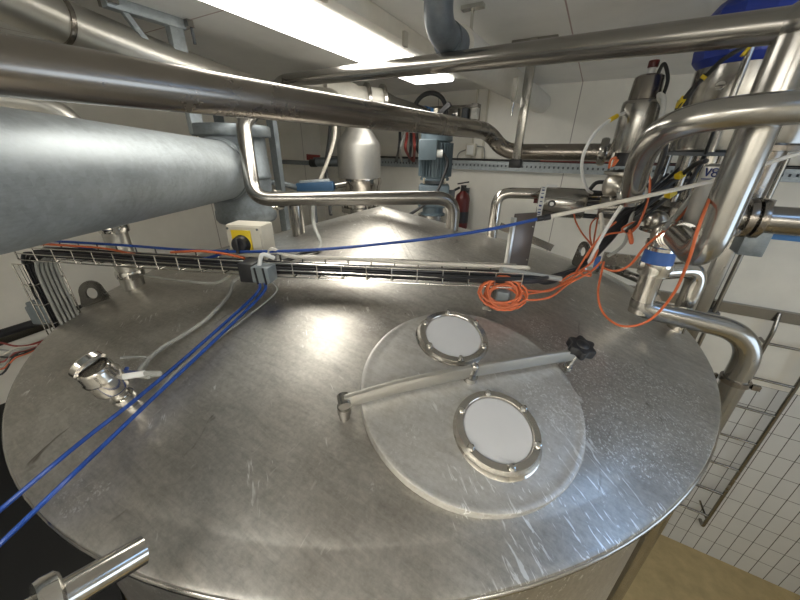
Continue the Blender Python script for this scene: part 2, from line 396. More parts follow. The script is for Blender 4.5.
# lifting lugs
def lug(u, v, uw, vw, tall, wdt):
    p = K(u, v, -.002); a = math.atan2(p.y-TC.y, p.x-TC.x); t = V((-math.sin(a), math.cos(a), 0))
    if uw: t = (K(u+uw, v+vw)-K(u-uw, v-vw)).normalized()
    lean = V((math.cos(a)*.05, math.sin(a)*.05, 1)).normalized()
    poly = []; hr = wdt*.18
    outer = [(-wdt/2, 0)] + [(math.cos(q)*wdt*.38, tall-wdt*.38+math.sin(q)*wdt*.38) for q in [PI-PI*i/14 for i in range(15)]] + [(wdt/2, 0)]
    o = len(outer); cz = tall-wdt*.4
    g = G(); z = t.cross(lean).normalized(); th = .008
    # plate with a real hole: ring of quads between outer outline and hole
    N = 36; outs = []
    def hit(q):
        d = V((math.cos(q), math.sin(q)))
        best = None
        for i in range(o):
            A = V(outer[i])-V((0, cz)); B = V(outer[(i+1) % o])-V((0, cz)); e = B-A
            den = d.x*e.y-d.y*e.x
            if abs(den) < 1e-9: continue
            tt = (A.x*e.y-A.y*e.x)/den; ss = (A.x*d.y-A.y*d.x)/den
            if tt > 0 and -1e-6 <= ss <= 1+1e-6 and (best is None or tt < best): best = tt
        return d*best
    vs = []; 
    for sd in (-1, 1):
        for q in range(N):
            h = hit(2*PI*q/N+.01); vs.append(p+t*h.x+lean*(h.y+cz)+z*th/2*sd)
        for q in range(N):
            an = 2*PI*q/N+.01; vs.append(p+t*math.cos(an)*hr+lean*(cz+math.sin(an)*hr)+z*th/2*sd)
    fs = []
    for q in range(N):
        q2 = (q+1) % N
        fs += [(q, q2, N+q2, N+q), (2*N+q, 3*N+q, 3*N+q2, 2*N+q2), (q, 2*N+q, 2*N+q2, q2), (N+q, N+q2, 3*N+q2, 3*N+q)]
    g.add(vs, fs); return g.build('lifting_lug', 'dull', tank, org=p)
lug(97, 303, 13, -4, .10, .135)
lug(578, 268, 0, 0, .14, .13)

# ---------------------------------------------------------------- manway hatch on the tank (its lid, sight glasses and clamp are parts and sub-parts)
Hc = (K(450, 308)+K(480, 509)+K(361, 400)+K(586, 415))/4; Hn = cone_n(Hc)
tx = (V((0, 0, 1)).cross(Hn)).normalized(); ty = Hn.cross(tx).normalized()
HR = .256
G().lathe([(HR-.012, -.03), (HR-.012, .012), (HR-.035, .012), (HR-.035, -.03)], Hc, Hn, 72).build('shadow_gap_ring', 'rubber', tank)  # black ring under the lid, shade of the gap put into its colour
lidp = [(0, .024), (.08, .023), (.16, .020), (HR-.03, .015), (HR-.013, .0142), (HR-.006, .0155), (HR-.001, .0135), (HR, .010), (HR, -.010), (HR-.003, -.012), (HR-.012, -.012), (HR-.014, .01), (0, .012)]
Hc = Hc+Hn*.014
lid = G().lathe(lidp, Hc, Hn, 96).build('hatch_lid', 'lid', tank, ang=50, org=Hc); lid['label'] = 'round domed hatch lid with two sight glasses'
def sight(u, v, ro):
    c = PL(u, v, Hc, Hn, .027)
    c0 = c-Hn*.016
    prof = [(ro*1.22, -.001), (ro*1.12, .004), (ro*1.03, .012), (ro*1.0, .018), (ro*1.0, .024), (ro*.985, .027), (ro*.84, .027), (ro*.82, .025), (ro*.81, .019), (ro*.5, .016), (0, .016)]
    G().lathe(prof, c0, Hn, 64).build('sight_glass_flange', 'steel', lid)
    G().lathe([(ro*.81, .0185), (ro*.80, .0225), (0, .024)], c0, Hn, 64).build('sight_glass', 'frost', lid)
    bo = None
    for k in range(6):
        a = 2*PI*k/6+.35; p = c0+(tx*math.cos(a)+ty*math.sin(a))*ro*.91+Hn*.026
        if bo is None:
            bo = G().lathe([(.0075, 0), (.0075, .004), (.0055, .009), (0, .011)], p, Hn, 12).build('dome_nut', 'bright', lid, org=p)
        else: dup(bo, p-world(lid))
sight(453, 337, .090); sight(497, 430, .087)
# clamp bar
bl = [PL(344, 402, Hc, Hn, .038), PL(405, 385, Hc, Hn, .048), PL(473, 371, Hc, Hn, .055), PL(530, 361, Hc, Hn, .050), PL(578, 354, Hc, Hn, .042)]
bs = spl(bl, 6); g = G()
side = (bl[-1]-bl[0]).normalized().cross(Hn).normalized()
vs = []; 
for p in bs:
    for (a, b) in ((-1, -1), (1, -1), (1, 1), (-1, 1)): vs.append(p+side*.005*a+Hn*.020*b)
N = len(bs); fs = [(4*i+k, 4*i+(k+1) % 4, 4*i+4+(k+1) % 4, 4*i+4+k) for i in range(N-1) for k in range(4)]+[(3, 2, 1, 0), (4*N-4, 4*N-3, 4*N-2, 4*N-1)]
g.add(vs, fs); g.build('clamp_bar', 'matte', lid, bevel=.0015)
hb = bl[0]; p = hb - Hn*.066
G().cyl(p, hb+Hn*.004, .012).ring(p+Hn*.03, .012, .003, Hn).cyl(p+Hn*.028, p+Hn*.05, .015).build('hinge_post', 'satin', tank)
G().cyl(hb-side*.013+Hn*.004, hb+side*.013+Hn*.004, .013).build('hinge_barrel', 'satin', lid)
cpnt = bl[2]; G().cyl(cpnt-Hn*.04, cpnt+Hn*.016, .009).ball(cpnt+Hn*.016, .010).cyl(cpnt-Hn*.034, cpnt-Hn*.015, .016).build('centre_stud', 'satin', lid)
kp = bl[4]-(bl[4]-bl[3]).normalized()*.006
G().cyl(kp-Hn*.058, kp+Hn*.015, .007).cyl(kp-Hn*.058, kp-Hn*.047, .012, n=6).build('clamp_bolt', 'bright', lid)
kv = []; 
kn = [(math.cos(2*PI*i/48)*(.030+.0045*math.cos(6*2*PI*i/48)), math.sin(2*PI*i/48)*(.030+.0045*math.cos(6*2*PI*i/48))) for i in range(48)]
G().prism(kn, kp+Hn*.026, tx, ty, .024).cyl(kp+Hn*.008, kp+Hn*.018, .014).ball(kp+Hn*.037, .016, sq=.4, axis=Hn).build('star_knob', 'black', lid, bevel=.003, ang=60)

# ================================================================ OVERHEAD: lamp, pipes, ducts
lamp = T('ceiling_lamp_or_fill', 'long lit fluorescent ceiling light with a pale housing', 'ceiling light', (-1.01, 1.45, 3.9))
G().box((-.995, 1.47, 3.940), (.37, 1.60, .06)).build('housing', 'white', lamp, bevel=.006)
G().box((-1.015, 1.45, 3.904), (.265, 1.56, .022)).build('diffuser', 'lamp', lamp, bevel=.01)
for y in (.95, 1.45, 1.95): G().box((-.803, y, 3.915), (.012, .03, .05)).build('clip', 'bright', lamp)
fill2 = T('ceiling_lamp_or_fill', 'added fill light on the ceiling directly behind the camera', 'ceiling light', (-.1, -1.1, 3.9))  # unseen luminaire added to fill the room with light
G().box((-.1, -1.1, 3.935), (1.5, .36, .07)).build('housing', 'white', fill2, bevel=.006)
G().box((-.1, -1.1, 3.888), (1.44, .29, .028)).build('diffuser', 'fill2', fill2, bevel=.01)

M['coolfill'] = emit('added cool fill diffuser', (.35, .58, 1), 4.0)  # blue glow of the added light over the tank
fill3 = T('ceiling_lamp_or_fill', 'small added blue fill light over the right side of the tank beyond the frame', 'ceiling light', (1.0, .85, 3.9))  # unseen, added to give the right side a blue cast
G().box((1.0, .85, 3.94), (.34, .5, .06)).build('housing', 'white', fill3, bevel=.006)
G().box((1.0, .85, 3.903), (.28, .44, .022)).build('diffuser', 'coolfill', fill3, bevel=.01)
fill4 = T('ceiling_lamp_or_fill', 'added fill light on the ceiling behind the camera on the window side', 'ceiling light', (1.6, -1.1, 3.9))  # another unseen luminaire, added to brighten walls and tank
G().box((1.6, -1.1, 3.94), (1.3, .36, .06)).build('housing', 'white', fill4, bevel=.006)
G().box((1.6, -1.1, 3.903), (1.24, .29, .022)).build('diffuser', 'fill2', fill4, bevel=.01)
def pipe(name, pts, r, mt, label, cat='pipe', rad=.1, n=28, k=9):
    return tag(G().tube(fil(pts, rad, k), r, n).build(name, mt), label, cat)
# galvanised duct and drum
dt = T('exhaust_duct', 'wide galvanised duct running in from the left edge into an upright drum', 'duct', D(240, 225, 1.62))
dc = D(239, 170, 1.62); A = D(-60, 182, .5); B = V((dc.x, dc.y, dc.z+.0)); dd = (B-A).normalized(); A = A-dd*.6
G().tube([A, B-dd*.10], .122, 56).build('duct_pipe', 'galv', dt)
G().lathe([(.124, 0), (.128, .004), (.128, .02), (.135, .026), (.135, .034), (.126, .04)], B-dd*.25, dd, 56).build('duct_collar', 'galvd', dt)
G().lathe([(0, .20), (.155, .20), (.172, .198), (.175, .192), (.175, .155), (.172, .15), (.145, .148), (.143, .06), (.146, .055), (.146, -.015), (.150, -.02), (.150, -.035), (.144, -.04), (.144, -.19), (.148, -.195), (.150, -.235), (.140, -.25), (0, -.25)], dc, (0, 0, 1), 56).build('drum', 'galvd', dt)
# overhead pipes
oh = T('overhead_pipe', 'wide pale steel pipe under the ceiling at top left with a round coupling ring', 'pipe', D(180, 65, 1.38))
pp = [D(-70, -38, .80), D(58, 20, 1.06), D(120, 44.5, 1.21), D(180, 67, 1.37), D(272, 96, 1.72), D(345, 101, 2.12)]
G().tube([pp[0]-(pp[1]-pp[0]).normalized()*.7]+spl(pp, 8), .069, 36).build('pipe_run', 'matte', oh)
rd = (pp[2]-pp[0]).normalized(); G().lathe([(.064, -.008), (.075, -.007), (.077, 0), (.075, .007), (.064, .008)], pp[1], rd, 40).build('coupling_ring', 'old', oh)
p2 = [D(-60, 57, .43), D(488, 131, 1.77), PY(504, 152, 2.05), PY(632, 152.5, 2.05)]
p2[0] = p2[0]-(p2[1]-p2[0]).normalized()*.8
pp2 = T('process_pipe', 'long aged steel pipe crossing above the tank from upper left to the back wall', 'pipe', p2[1])
G().tube(fil(p2, .09), .041, 36).build('pipe_run', 'old', pp2)
fx = PY(603, 152, 2.05); G().lathe([(.04, -.02), (.06, -.018), (.066, -.008), (.066, .008), (.06, .018), (.04, .02)], fx, (1, 0, 0), 32).build('pipe_flange', 'satin', pp2)
# rinse pipe: down pipe at right -> across -> hidden corner -> rail over the cone
_a = D(757, 130, .68); vx, vy = _a.x, _a.y
zc3 = 3.722
rp = [D(678, 236, .95), D(693, 256, .85), V((vx, vy, 3.29)), V((vx, vy, zc3)), D(440, 63.5, 1.12), D(283, 81, 1.72), D(243, 124, 1.36), D(254, 199, 1.33), D(450, 192, 1.52)]
endp = K(452, 229); rp += []
cr = T('cleaning_pipe', 'steel pipe spanning the top of the picture, dropping at right into a valve', 'pipe', V((vx, vy, 3.29)))
G().tube(fil([V((vx, vy, zc3)), rp[4], rp[5], rp[6], rp[7], V((endp.x, endp.y, rp[7].z+.0)), endp-V((0, 0, .02))], [.03, .05, .03, .07, .10, ], 8), .030, 30).build('upper_run', 'dull', cr)
G().tube(fil([rp[0], V((vx, vy, rp[0].z-.02)), V((vx, vy, zc3+.01))], [.075], 14), .035, 32).build('down_run', 'satin', cr)
G().ball(V((vx, vy, zc3)), .040).build('mitre_joint', 'dull', cr)
lf = K(299, 234); G().cyl(lf-V((0, 0, .01)), V((lf.x, lf.y, rp[7].z)), .028).build('support_leg', 'satin', cr)
c_ = D(273, 200, 1.36); dr = (D(300, 200, 1.47)-c_).normalized()
G().lathe([(.034, -.014), (.042, -.012), (.042, .012), (.034, .014)], c_+dr*.02, dr, 28).build('pipe_clamp', 'bright', cr)
# grey soil pipe with white pipe to the wall
sp_ = T('drain_pipe', 'dark grey plastic elbow pipe from the ceiling joining a white pipe', 'pipe', PZ(440, 40, 3.75))
q0 = PZ(441, 30, 3.852); yb = V((0, 1, 0))
G().tube(fil([V((q0.x, q0.y-.03, ZC)), V((q0.x, q0.y-.03, q0.z)), V((q0.x, q0.y+.13, q0.z-.01))], .07, 10), .046, 36).build('elbow', 'pvc', sp_)
G().cyl((q0.x, q0.y-.03, 3.925), (q0.x, q0.y-.03, ZC), .053, n=36).build('socket', 'pvc', sp_)
G().cyl((q0.x, q0.y+.06, q0.z-.01), (q0.x, q0.y+.135, q0.z-.01), .053, n=36).build('socket', 'pvc', sp_)
wp = G().cyl((q0.x, q0.y+.14, q0.z-.015), PY(541, 103, YB-.005), .068, n=36).build('white_pipe', 'whitepipe', sp_); wp['label'] = 'white straight pipe'
hk = PZ(465, 8, ZC-.002); hk.x = q0.x+.03; hk.y = q0.y+.2; h2 = V((q0.x+.03, hk.y, q0.z+.04))
G().tube(fil([hk, hk+V((.0, .0, -.03)), V((h2.x, h2.y, 3.92)), h2, ], .01, 3), .006, 8).box(hk+V((0, 0, -.006)), (.08, .03, .012)).ring((q0.x, h2.y, q0.z), .054, .005, (0, 1, 0)).build('pipe_hanger', 'bright', sp_)

# hanging strut from the ceiling with cross pieces
st = PZ(535, 38, ZC); 
hs = T('hanging_strut', 'square steel hanger rod box section from the ceiling in front of back wall', 'bracket', st-V((0, 0, .55)))
G().box((st.x, st.y, (ZC+3.46)/2), (.038, .038, ZC-3.46)).build('strut', 'satin', hs, bevel=.003)
G().box((st.x, st.y, ZC-.010), (.20, .028, .020)).build('ceiling_plate', 'dull', hs, bevel=.003)
for s_ in (-1, 1): G().cyl((st.x+s_*.085, st.y, ZC-.05), (st.x+s_*.085, st.y, ZC-.02), .010, n=10).build('bolt', 'bright', hs)
G().box((st.x, st.y, 3.445), (.06, .06, .04)).build('end_cap', 'black', hs, bevel=.004)
G().bar((st.x-.05, st.y-.03, 3.72), (st.x-.05, st.y-.03, 3.82), .02, .02).cyl((st.x-.05, st.y-.03, 3.66), (st.x-.05, st.y-.03, 3.72), .005).build('clip', 'bright', hs)
# ceiling bracket at top left: channel + diagonal + hangers
bx = -1.61
br = T('ceiling_bracket', 'galvanised ceiling channel with two hangers at the top left', 'bracket', (bx, 1.0, ZC-.06))
G().box((bx, .88, ZC-.018), (.04, .27, .036)).build('channel', 'galv', br, bevel=.003)
G().box((bx, .76, ZC-.015), (.09, .025, .025)).build('end_clamp', 'dull', br); G().box((bx, 1.02, ZC-.015), (.09, .025, .025)).build('end_clamp', 'dull', br)
# long hanger strut: passes behind the pipes down beside the duct
G().box((bx, .975, (ZC+3.55)/2), (.035, .055, ZC-3.55)).build('hanger', 'galv', br, bevel=.003)
dgb = G().bar((bx, .80, ZC-.03), (bx, .965, 3.70), .018, .018).build('diagonal', 'galv', br)
G().cyl((bx+.03, 1.03, ZC-.08), (bx+.03, 1.03, ZC), .006).build('threaded_rod', 'darkgrey', br)
# slanted dark support beside the drum
sb = T('support_strut', 'dark steel strut standing just right of the galvanised drum', 'bracket', K(281, 232))
q = D(272, 125, 1.75); f_ = V((q.x, q.y, cone_z(q.x, q.y)))
G().box((f_.x, f_.y, (f_.z+3.72)/2), (.05, .03, 3.72-f_.z)).build('strut', 'galvd', sb)
q = PY(219, 120, 1.45); hh = G().box((q.x, q.y, (ZC+3.5)/2), (.03, .05, ZC-3.5)).build('support_strut', 'galvd'); tag(hh, 'short grey hanger strut above the drum lid', 'bracket')

# ---------------------------------------------------------------- helpers for upright things
def proj(P):
    d = V(P)-CAM; z = d.dot(fw); return 400+F*d.dot(rt)/z, 300-F*d.dot(up)/z
def ZV(P, v):
    """height on the vertical line through P that is seen at image row v"""
    lo, hi = -1.0, 5.2
    for _ in range(40):
        mid = (lo+hi)/2
        if proj((P[0], P[1], mid))[1] > v: lo = mid
        else: hi = mid
    return (lo+hi)/2
def at(P, z): return V((P[0], P[1], z))
def vlathe(g, P, spec, n=36):
    return g.lathe([(r, ZV(P, v)-0) for r, v in spec], (P[0], P[1], 0), (0, 0, 1), n)

# ================================================================ added near-black sheet that blacks out the gap beside the tank
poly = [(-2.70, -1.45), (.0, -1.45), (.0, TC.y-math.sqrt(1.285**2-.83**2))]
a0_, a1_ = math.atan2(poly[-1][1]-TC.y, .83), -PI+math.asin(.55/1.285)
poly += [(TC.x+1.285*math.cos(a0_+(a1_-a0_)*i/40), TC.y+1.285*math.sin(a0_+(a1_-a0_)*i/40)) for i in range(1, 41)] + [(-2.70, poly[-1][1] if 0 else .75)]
M['gapblack'] = plain('near-black gap shade', (.006, .006, .006), .8)  # darkness of the shaded gap put into the colour
dk = struct(G().prism(poly, (0, 0, 2.10), (1, 0, 0), (0, 1, 0), .06).build('gap_shade_sheet', 'gapblack'))

# ================================================================ LADDER and rails on the back wall
ld = T('wall_ladder', 'narrow steel wall ladder at the right beside the white tiles', 'ladder', (1.57, 2.96, .5))
G().tube(fil([(1.572, YB, .40), (1.572, 2.96, .40), (1.572, 2.96, 2.43), (1.572, YB-.04, 2.50)], .04, 5), .013, 12).build('rail', 'dull', ld)
G().tube(fil([(1.318, 2.96, 1.70), (1.318, 2.96, 2.40), (1.318, YB-.04, 2.52)], .04, 5), .013, 12).build('rail', 'dull', ld)
rg = None
for z in (2.302, 2.014, 1.745, 1.452, 1.154, .855, .555):
    if rg is None: rg = G().tube(fil([(1.572, 2.96, z), (1.31, 2.96, z), (1.31, YB, z)], .03, 5), .010, 10).build('rung', 'dull', ld, org=V((1.44, 2.96, z)))
    else: dup(rg, V((1.44, 2.96, z))-world(ld))
G().tube([(1.572, 2.96, .50), (1.50, YB, .62)], .008, 8).build('stay', 'dull', ld)
tp = T('twin_conduit', 'pair of thin steel conduits running down the back wall left of the ladder', 'conduit', (.96, 2.9, 0))
for dx in (-.022, .022): G().cyl((.958+dx, 2.95, 0), (.958+dx, 2.95, 3.50), .014, n=12).build('tube', 'satin', tp)
G().box((.958, 2.98, 2.45), (.11, .09, .03)).build('clamp', 'darkgrey', tp)

# ================================================================ BACK WALL
tr = T('perforated_cable_tray', 'long perforated steel cable tray fixed along the back wall', 'cable tray', (0, 3.0, 3.36))
g = G(); x0, x1 = -2.55, 2.2
g.box(((x0+x1)/2, 2.985, 3.418), (x1-x0, .003, .026)).box(((x0+x1)/2, 2.985, 3.374), (x1-x0, .003, .028)).box(((x0+x1)/2, 3.01, 3.36), (x1-x0, .055, .003))
x = x0
while x < x1: g.box((x, 2.985, 3.397), (.021, .003, .02)); x += .034
g.build('perforated_side', 'galv', tr)
G().box(((x0+x1)/2, 3.03, 3.395), (x1-x0, .004, .05)).build('tray_back', 'darkgrey', tr)
G().box(((x0+x1)/2, 2.995, 3.436), (x1-x0, .03, .006)).build('tray_lip', 'black', tr)
for i in range(5): cable('wall_cable', [(-2.3, 3.0+.006*i, 3.445+.004*(i % 2)), (-.6, 3.0+.006*i, 3.444), (.6, 3.005+.005*i, 3.446), (2.1, 3.0+.006*i, 3.444)], .0045, ['black', 'black', 'redwire', 'black', 'greycable'][i],
    ['black cable lying in the wall tray, at its front edge', 'black cable lying in the wall tray, second from its front edge', 'dark red cable lying in the wall tray among black ones', 'black cable lying in the wall tray behind the red one', 'grey cable lying in the wall tray against the wall'][i], 'cables in the wall tray', k=3)
# fire extinguisher
P = PY(462, 205, 2.93); fe = T('fire_extinguisher', 'red fire extinguisher with black head hung on the back wall', 'fire extinguisher', at(P, ZV(P, 222)))
vlathe(G(), P, [(0, 230), (.06, 229), (.066, 226), (.066, 199), (.058, 195), (.03, 192), (.022, 190), (0, 190)]).build('cylinder', 'red', fe)
vlathe(G(), P, [(.067, 222), (.067, 211)]).build('label', 'black', fe)
zt = ZV(P, 191); G().cyl(at(P, zt), at(P, zt+.05), .025).bar(at(P, zt+.05)+V((-.05, -.02, .01)), at(P, zt+.05)+V((.05, -.02, .03)), .02, .012).bar(at(P, zt+.04)+V((0, -.02, 0)), at(P, zt+.04)+V((.06, -.04, -.04)), .02, .012).build('valve_head', 'black', fe)
G().tube(spl([at(P, zt+.03)+V((-.03, -.02, 0)), at(P, zt)+V((-.09, -.03, -.02)), at(P, zt-.15)+V((-.085, -.03, 0)), at(P, zt-.25)+V((-.075, -.03, 0))]), .011, 10).build('hose', 'rubber', fe)
G().box(at(P, zt-.02)+V((0, .08, 0)), (.05, .05, .08)).build('wall_hook', 'darkgrey', fe)
# small wall box and conduit
P = PY(471, 150, 3.01); jb = T('socket_box', 'small cream switch box on the back wall above the cable tray', 'switch box', P)
G().box(P, (.085, .05, .10)).build('box', 'cream', jb, bevel=.006); G().box(P+V((0, -.028, 0)), (.06, .008, .075)).build('cover', 'label', jb, bevel=.003)
G().tube(spl([P+V((.05, 0, .03)), P+V((.11, 0, .02)), P+V((.125, 0, -.04)), P+V((.125, .01, -.09))]), .005, 8).tube(spl([P+V((-.05, 0, .0)), P+V((-.10, 0, -.02)), P+V((-.12, 0, -.05)), P+V((-.12, .01, -.09))]), .005, 8).build('wire', 'greycable', jb)
for (u, lab) in ((475, 'thin vertical conduit on the back wall left of the seam'), (486, 'thin vertical conduit above the small cream switch box')):
    q = PY(u, 120, 3.025); tag(G().cyl((q.x, 3.026, 3.45), (q.x, 3.026, ZC), .009, n=10).build('wall_conduit', 'cream'), lab, 'conduit')
# pneumatic instrument rail
P = PY(455, 116, 2.97); ins = T('instrument_bracket', 'steel frame with small valves on the back wall beside the black hose loop', 'instrument', P)
a, b = PY(430, 108, 2.97), PY(474, 121, 2.97)
zt, zb = PY(470, 106, 2.97).z, PY(470, 122, 2.97).z
G().bar((a.x, 2.97, zt), (b.x, 2.97, zt), .018, .02, (0, 1, 0)).bar((a.x, 2.97, zb), (b.x, 2.97, zb), .018, .02, (0, 1, 0)).box((b.x, 2.99, (zt+zb)/2), (.05, .10, zt-zb+.03)).build('frame', 'dull', ins)
for xx, wd, mt in ((.05, .08, 'black'), (.14, .05, 'cream'), (.24, .08, 'satin'), (.34, .05, 'darkgrey'), (.42, .05, 'white')):
    if a.x+xx < b.x+.03: G().box((a.x+xx, 2.95, (zt+zb)/2), (wd, .07, (zt-zb)*.7)).cyl((a.x+xx, 2.92, (zt+zb)/2), (a.x+xx, 2.90, (zt+zb)/2), .018).build('valve_block', mt, ins, bevel=.004)
# pipework beyond the vessel: tee, grey reducer, blue fitting
vp = D(358, 125, 2.2)
vs_ = T('conical_vessel', 'bead blasted steel vessel with conical top standing behind the tank apex', 'vessel', at(vp, cone_z(vp.x, vp.y)))
def vl(spec, nm, mt, par, n=48): return vlathe(G(), vp, spec, n).build(nm, mt, par)
vl([(.085, 124), (.085, 128), (.09, 130), (.145, 142), (.152, 146), (.152, 177), (.148, 180), (.0, 180)], 'vessel_body', 'vesselsteel', vs_)
vl([(0, 118), (.12, 118), (.12, 123), (.085, 124)], 'top_flange', 'satin', vs_)
vl([(.148, 177), (.156, 178), (.156, 183), (.148, 185), (.146, 190), (.12, 196), (.115, 205), (.0, 205)], 'lower_band', 'steel', vs_)
vl([(.0, 199), (.145, 199), (.145, 203), (.115, 204), (.115, 206), (.145, 206.5), (.145, 211), (0, 211)], 'base_flange', 'satin', vs_)
G().cyl(at(vp, cone_z(vp.x, vp.y)-.02), at(vp, ZV(vp, 208)), .10, n=36).build('neck', 'satin', vs_)
bo = None
for k in range(8):
    a_ = 2*PI*k/8+.2; p = at(vp, ZV(vp, 205))+V((math.cos(a_)*.132, math.sin(a_)*.132, 0))
    if bo is None: bo = G().cyl(p-V((0, 0, .05)), p+V((0, 0, .06)), .009, n=8).build('flange_bolt', 'bright', vs_, org=p)
    else: dup(bo, p-world(vs_))
tee = T('duct_tee', 'milky elbow with clamp rings on top of the conical vessel', 'pipe fitting', at(vp, ZV(vp, 120)))
top = at(vp, ZV(vp, 118)); e0 = D(318, 96, 2.05); e2 = D(383, 103, 2.2)
tb = V((vp.x, vp.y, D(358, 102, 2.2).z))
G().tube(fil([D(305, 92, 2.0), tb, top], .10, 8), .10, 32).build('elbow', 'bellow', tee)
G().tube([tb-(e2-tb)*.05, e2], .085, 32).build('side_branch', 'bellow', tee)
for t in (.35, .95):
    c = tb+(e2-tb)*t; G().lathe([(.085, -.012), (.108, -.01), (.108, .01), (.085, .012)], c, (e2-tb), 32).build('clamp_ring', 'satin', tee)
c = D(322, 95, 2.05); G().lathe([(.10, -.012), (.118, -.01), (.118, .01), (.10, .012)], c, tb-c, 32).build('clamp_ring', 'satin', tee)
dp = T('dust_pipe', 'grey tapering pipe leading right from the milky elbow to a blue fitting', 'pipe', e2)
e3 = D(424, 114, 2.45); G().tube([e2, e2+(e3-e2)*.25, e3], [.075, .055, .05], 24).build('pipe_run', 'dull', dp)
G().tube([e3, e3+(e3-e2).normalized()*.10], .055, 20).ball(e3+(e3-e2).normalized()*.08+V((0, 0, .0)), .055).build('blue_fitting', 'bluebar', dp)
# black hose loop
hp = [D(413, 122, 2.4), D(414, 108, 2.4), D(421, 97, 2.4), D(431, 93, 2.4), D(441, 97, 2.4), D(446, 108, 2.4), D(446, 122, 2.4)]
tag(G().tube(spl(hp), .016, 12).build('black_hose', 'rubber'), 'thick black hose looped above the grey motor', 'hose')
P = D(434, 120, 2.35); vb = T('air_valve_block', 'dark little valve manifold under the black hose loop', 'valve', P)
G().box(P, (.22, .08, .05)).build('manifold', 'darkgrey', vb, bevel=.004)
for k in range(4): G().cyl(P+V((-.09+.06*k, -.03, .02)), P+V((-.09+.06*k, -.04, .07)), .016, n=12).build('fitting', ['alu', 'black', 'cream', 'black'][k], vb)
G().bar(P+V((.02, -.05, .0)), P+V((.14, -.05, .09)), .03, .03).build('lever', 'black', vb)

# gear motor
mp = D(435, 170, 2.1)
gm = T('gear_motor', 'blue grey gear motor of the agitator standing behind the tank apex', 'motor', at(mp, cone_z(mp.x, mp.y)))
def zz(v): return ZV(mp, v)
R45 = Matrix.Rotation(-.45, 3, 'Z')
vlathe(G(), mp, [(0, 129), (.085, 129), (.10, 131), (.10, 141), (.088, 142), (.088, 177), (.095, 178), (.095, 180), (0, 180)], 36).build('motor_body', 'motor', gm)
g = G()
for k in range(30):
    a_ = 2*PI*k/30; d_ = V((math.cos(a_), math.sin(a_), 0)); c = at(mp, (zz(143)+zz(176))/2)+d_*.095
    g.box(c, (.026, .005, zz(143)-zz(176)), Matrix.Rotation(a_, 3, 'Z'))
g.build('cooling_fins', 'motor', gm)
toC = V((-mp.x, -mp.y, 0)).normalized(); sd = V((-toC.y, toC.x, 0))   # towards the photographer / sideways
ra = math.atan2(toC.y, toC.x)
c = at(mp, (zz(140)+zz(160))/2)+toC*.10-sd*.05
G().box(c, (.09, .11, zz(140)-zz(160)), Matrix.Rotation(ra, 3, 'Z')).build('terminal_box', 'motor', gm, bevel=.006)
cg = c+sd*.075+toC*.01+V((0, 0, -.02)); G().cyl(cg-sd*.02, cg+sd*.015, .022).build('cable_gland', 'label', gm)
G().cyl(at(mp, zz(183)), at(mp, zz(177)), .075, n=30).build('coupling_ring', 'darkgrey', gm)
for k in range(4):
    a_ = ra+PI/4+k*PI/2; p = at(mp, zz(183))+V((math.cos(a_)*.09, math.sin(a_)*.09, 0)); G().cyl(p, p+V((0, 0, .035)), .010, n=6).build('flange_bolt', 'bright', gm)
G().box(at(mp, (zz(184)+zz(206))/2)-sd*.0, (.17, .20, zz(184)-zz(206)), Matrix.Rotation(ra, 3, 'Z')).build('gearbox', 'motor', gm, bevel=.012)
G().cyl(at(mp, zz(194))+sd*.09, at(mp, zz(194))+sd*.14, .03).build('shaft_plug', 'darkgrey', gm)
vlathe(G(), mp, [(.07, 205), (.07, 212), (.085, 213), (.085, 216), (.0, 216)]).build('output_housing', 'motor', gm)
G().cyl(at(mp, cone_z(mp.x, mp.y)-.02), at(mp, zz(214)), .10, n=36).build('steel_foot', 'satin', gm)
cable('motor_cable', [cg+sd*.02, cg+sd*.05+V((0, 0, -.05)), D(443, 178, 1.98), D(436, 193, 1.95), D(424, 205, 1.95), D(412, 213, 1.95), D(404, 217, 1.97)], .009, 'rubber', 'black cable hanging from the grey motor terminal box')
# wiring bundle between vessel and motor
wb = [('black', 398, 400), ('redwire', 405, 407), ('black', 409, 413), ('greycable', 402, 396), ('redwire', 412, 418), ('black', 415, 421)]
for k, (mt, ua, ub) in enumerate(wb):
    cable('hanging_cable', [D(ua+1, 121, 2.62), D(ua+2, 135, 2.62), D(ua+(ub-ua)*.4, 150, 2.66), PY(ub+ (6 if k % 2 else -4), 161, 2.99)], .012, mt,
        ['leftmost black cable dropping to the wall tray between vessel and motor', 'red cable dropping to the wall tray, left of the middle black one', 'middle black cable dropping to the wall tray beside the grey motor', 'grey cable dropping to the wall tray beside black and red ones', 'red cable dropping to the wall tray nearest the grey motor', 'black cable dropping to the wall tray closest to the grey motor'][k], 'cables between vessel and motor')
# blue damper actuator left of the vessel
P = D(316, 187, 2.1); da = T('damper_actuator', 'small blue actuator with grey arm left of the conical vessel', 'actuator', P)
P2 = D(334, 186, 2.1); P0 = D(297, 188, 2.1)
G().bar(P0, P2, .06, .05, (0, 0, 1)).build('actuator_body', 'dimblue', da, bevel=.006); G().bar(D(300, 183, 2.1), D(330, 181, 2.1), .03, .03, (0, 0, 1)).build('top_arm', 'galv', da, bevel=.003)
G().cyl(P2, D(345, 184, 2.15), .02).build('shaft', 'satin', da); G().tube(fil([D(268, 182, 1.95), D(285, 184, 2.0), P0], .03), .018, 10).build('air_tube', 'galvd', da)
G().cyl(D(313, 190, 2.1), at(D(313, 190, 2.1), cone_z(D(313, 190, 2.1).x, D(313, 190, 2.1).y)), .014, n=10).build('post', 'darkgrey', da)
P = PX(318, 162, -2.60) if False else D(322, 161, 3.0)
cj = T('corner_valve', 'small grey valve with dark red handle in the room corner left of the vessel', 'valve', P)
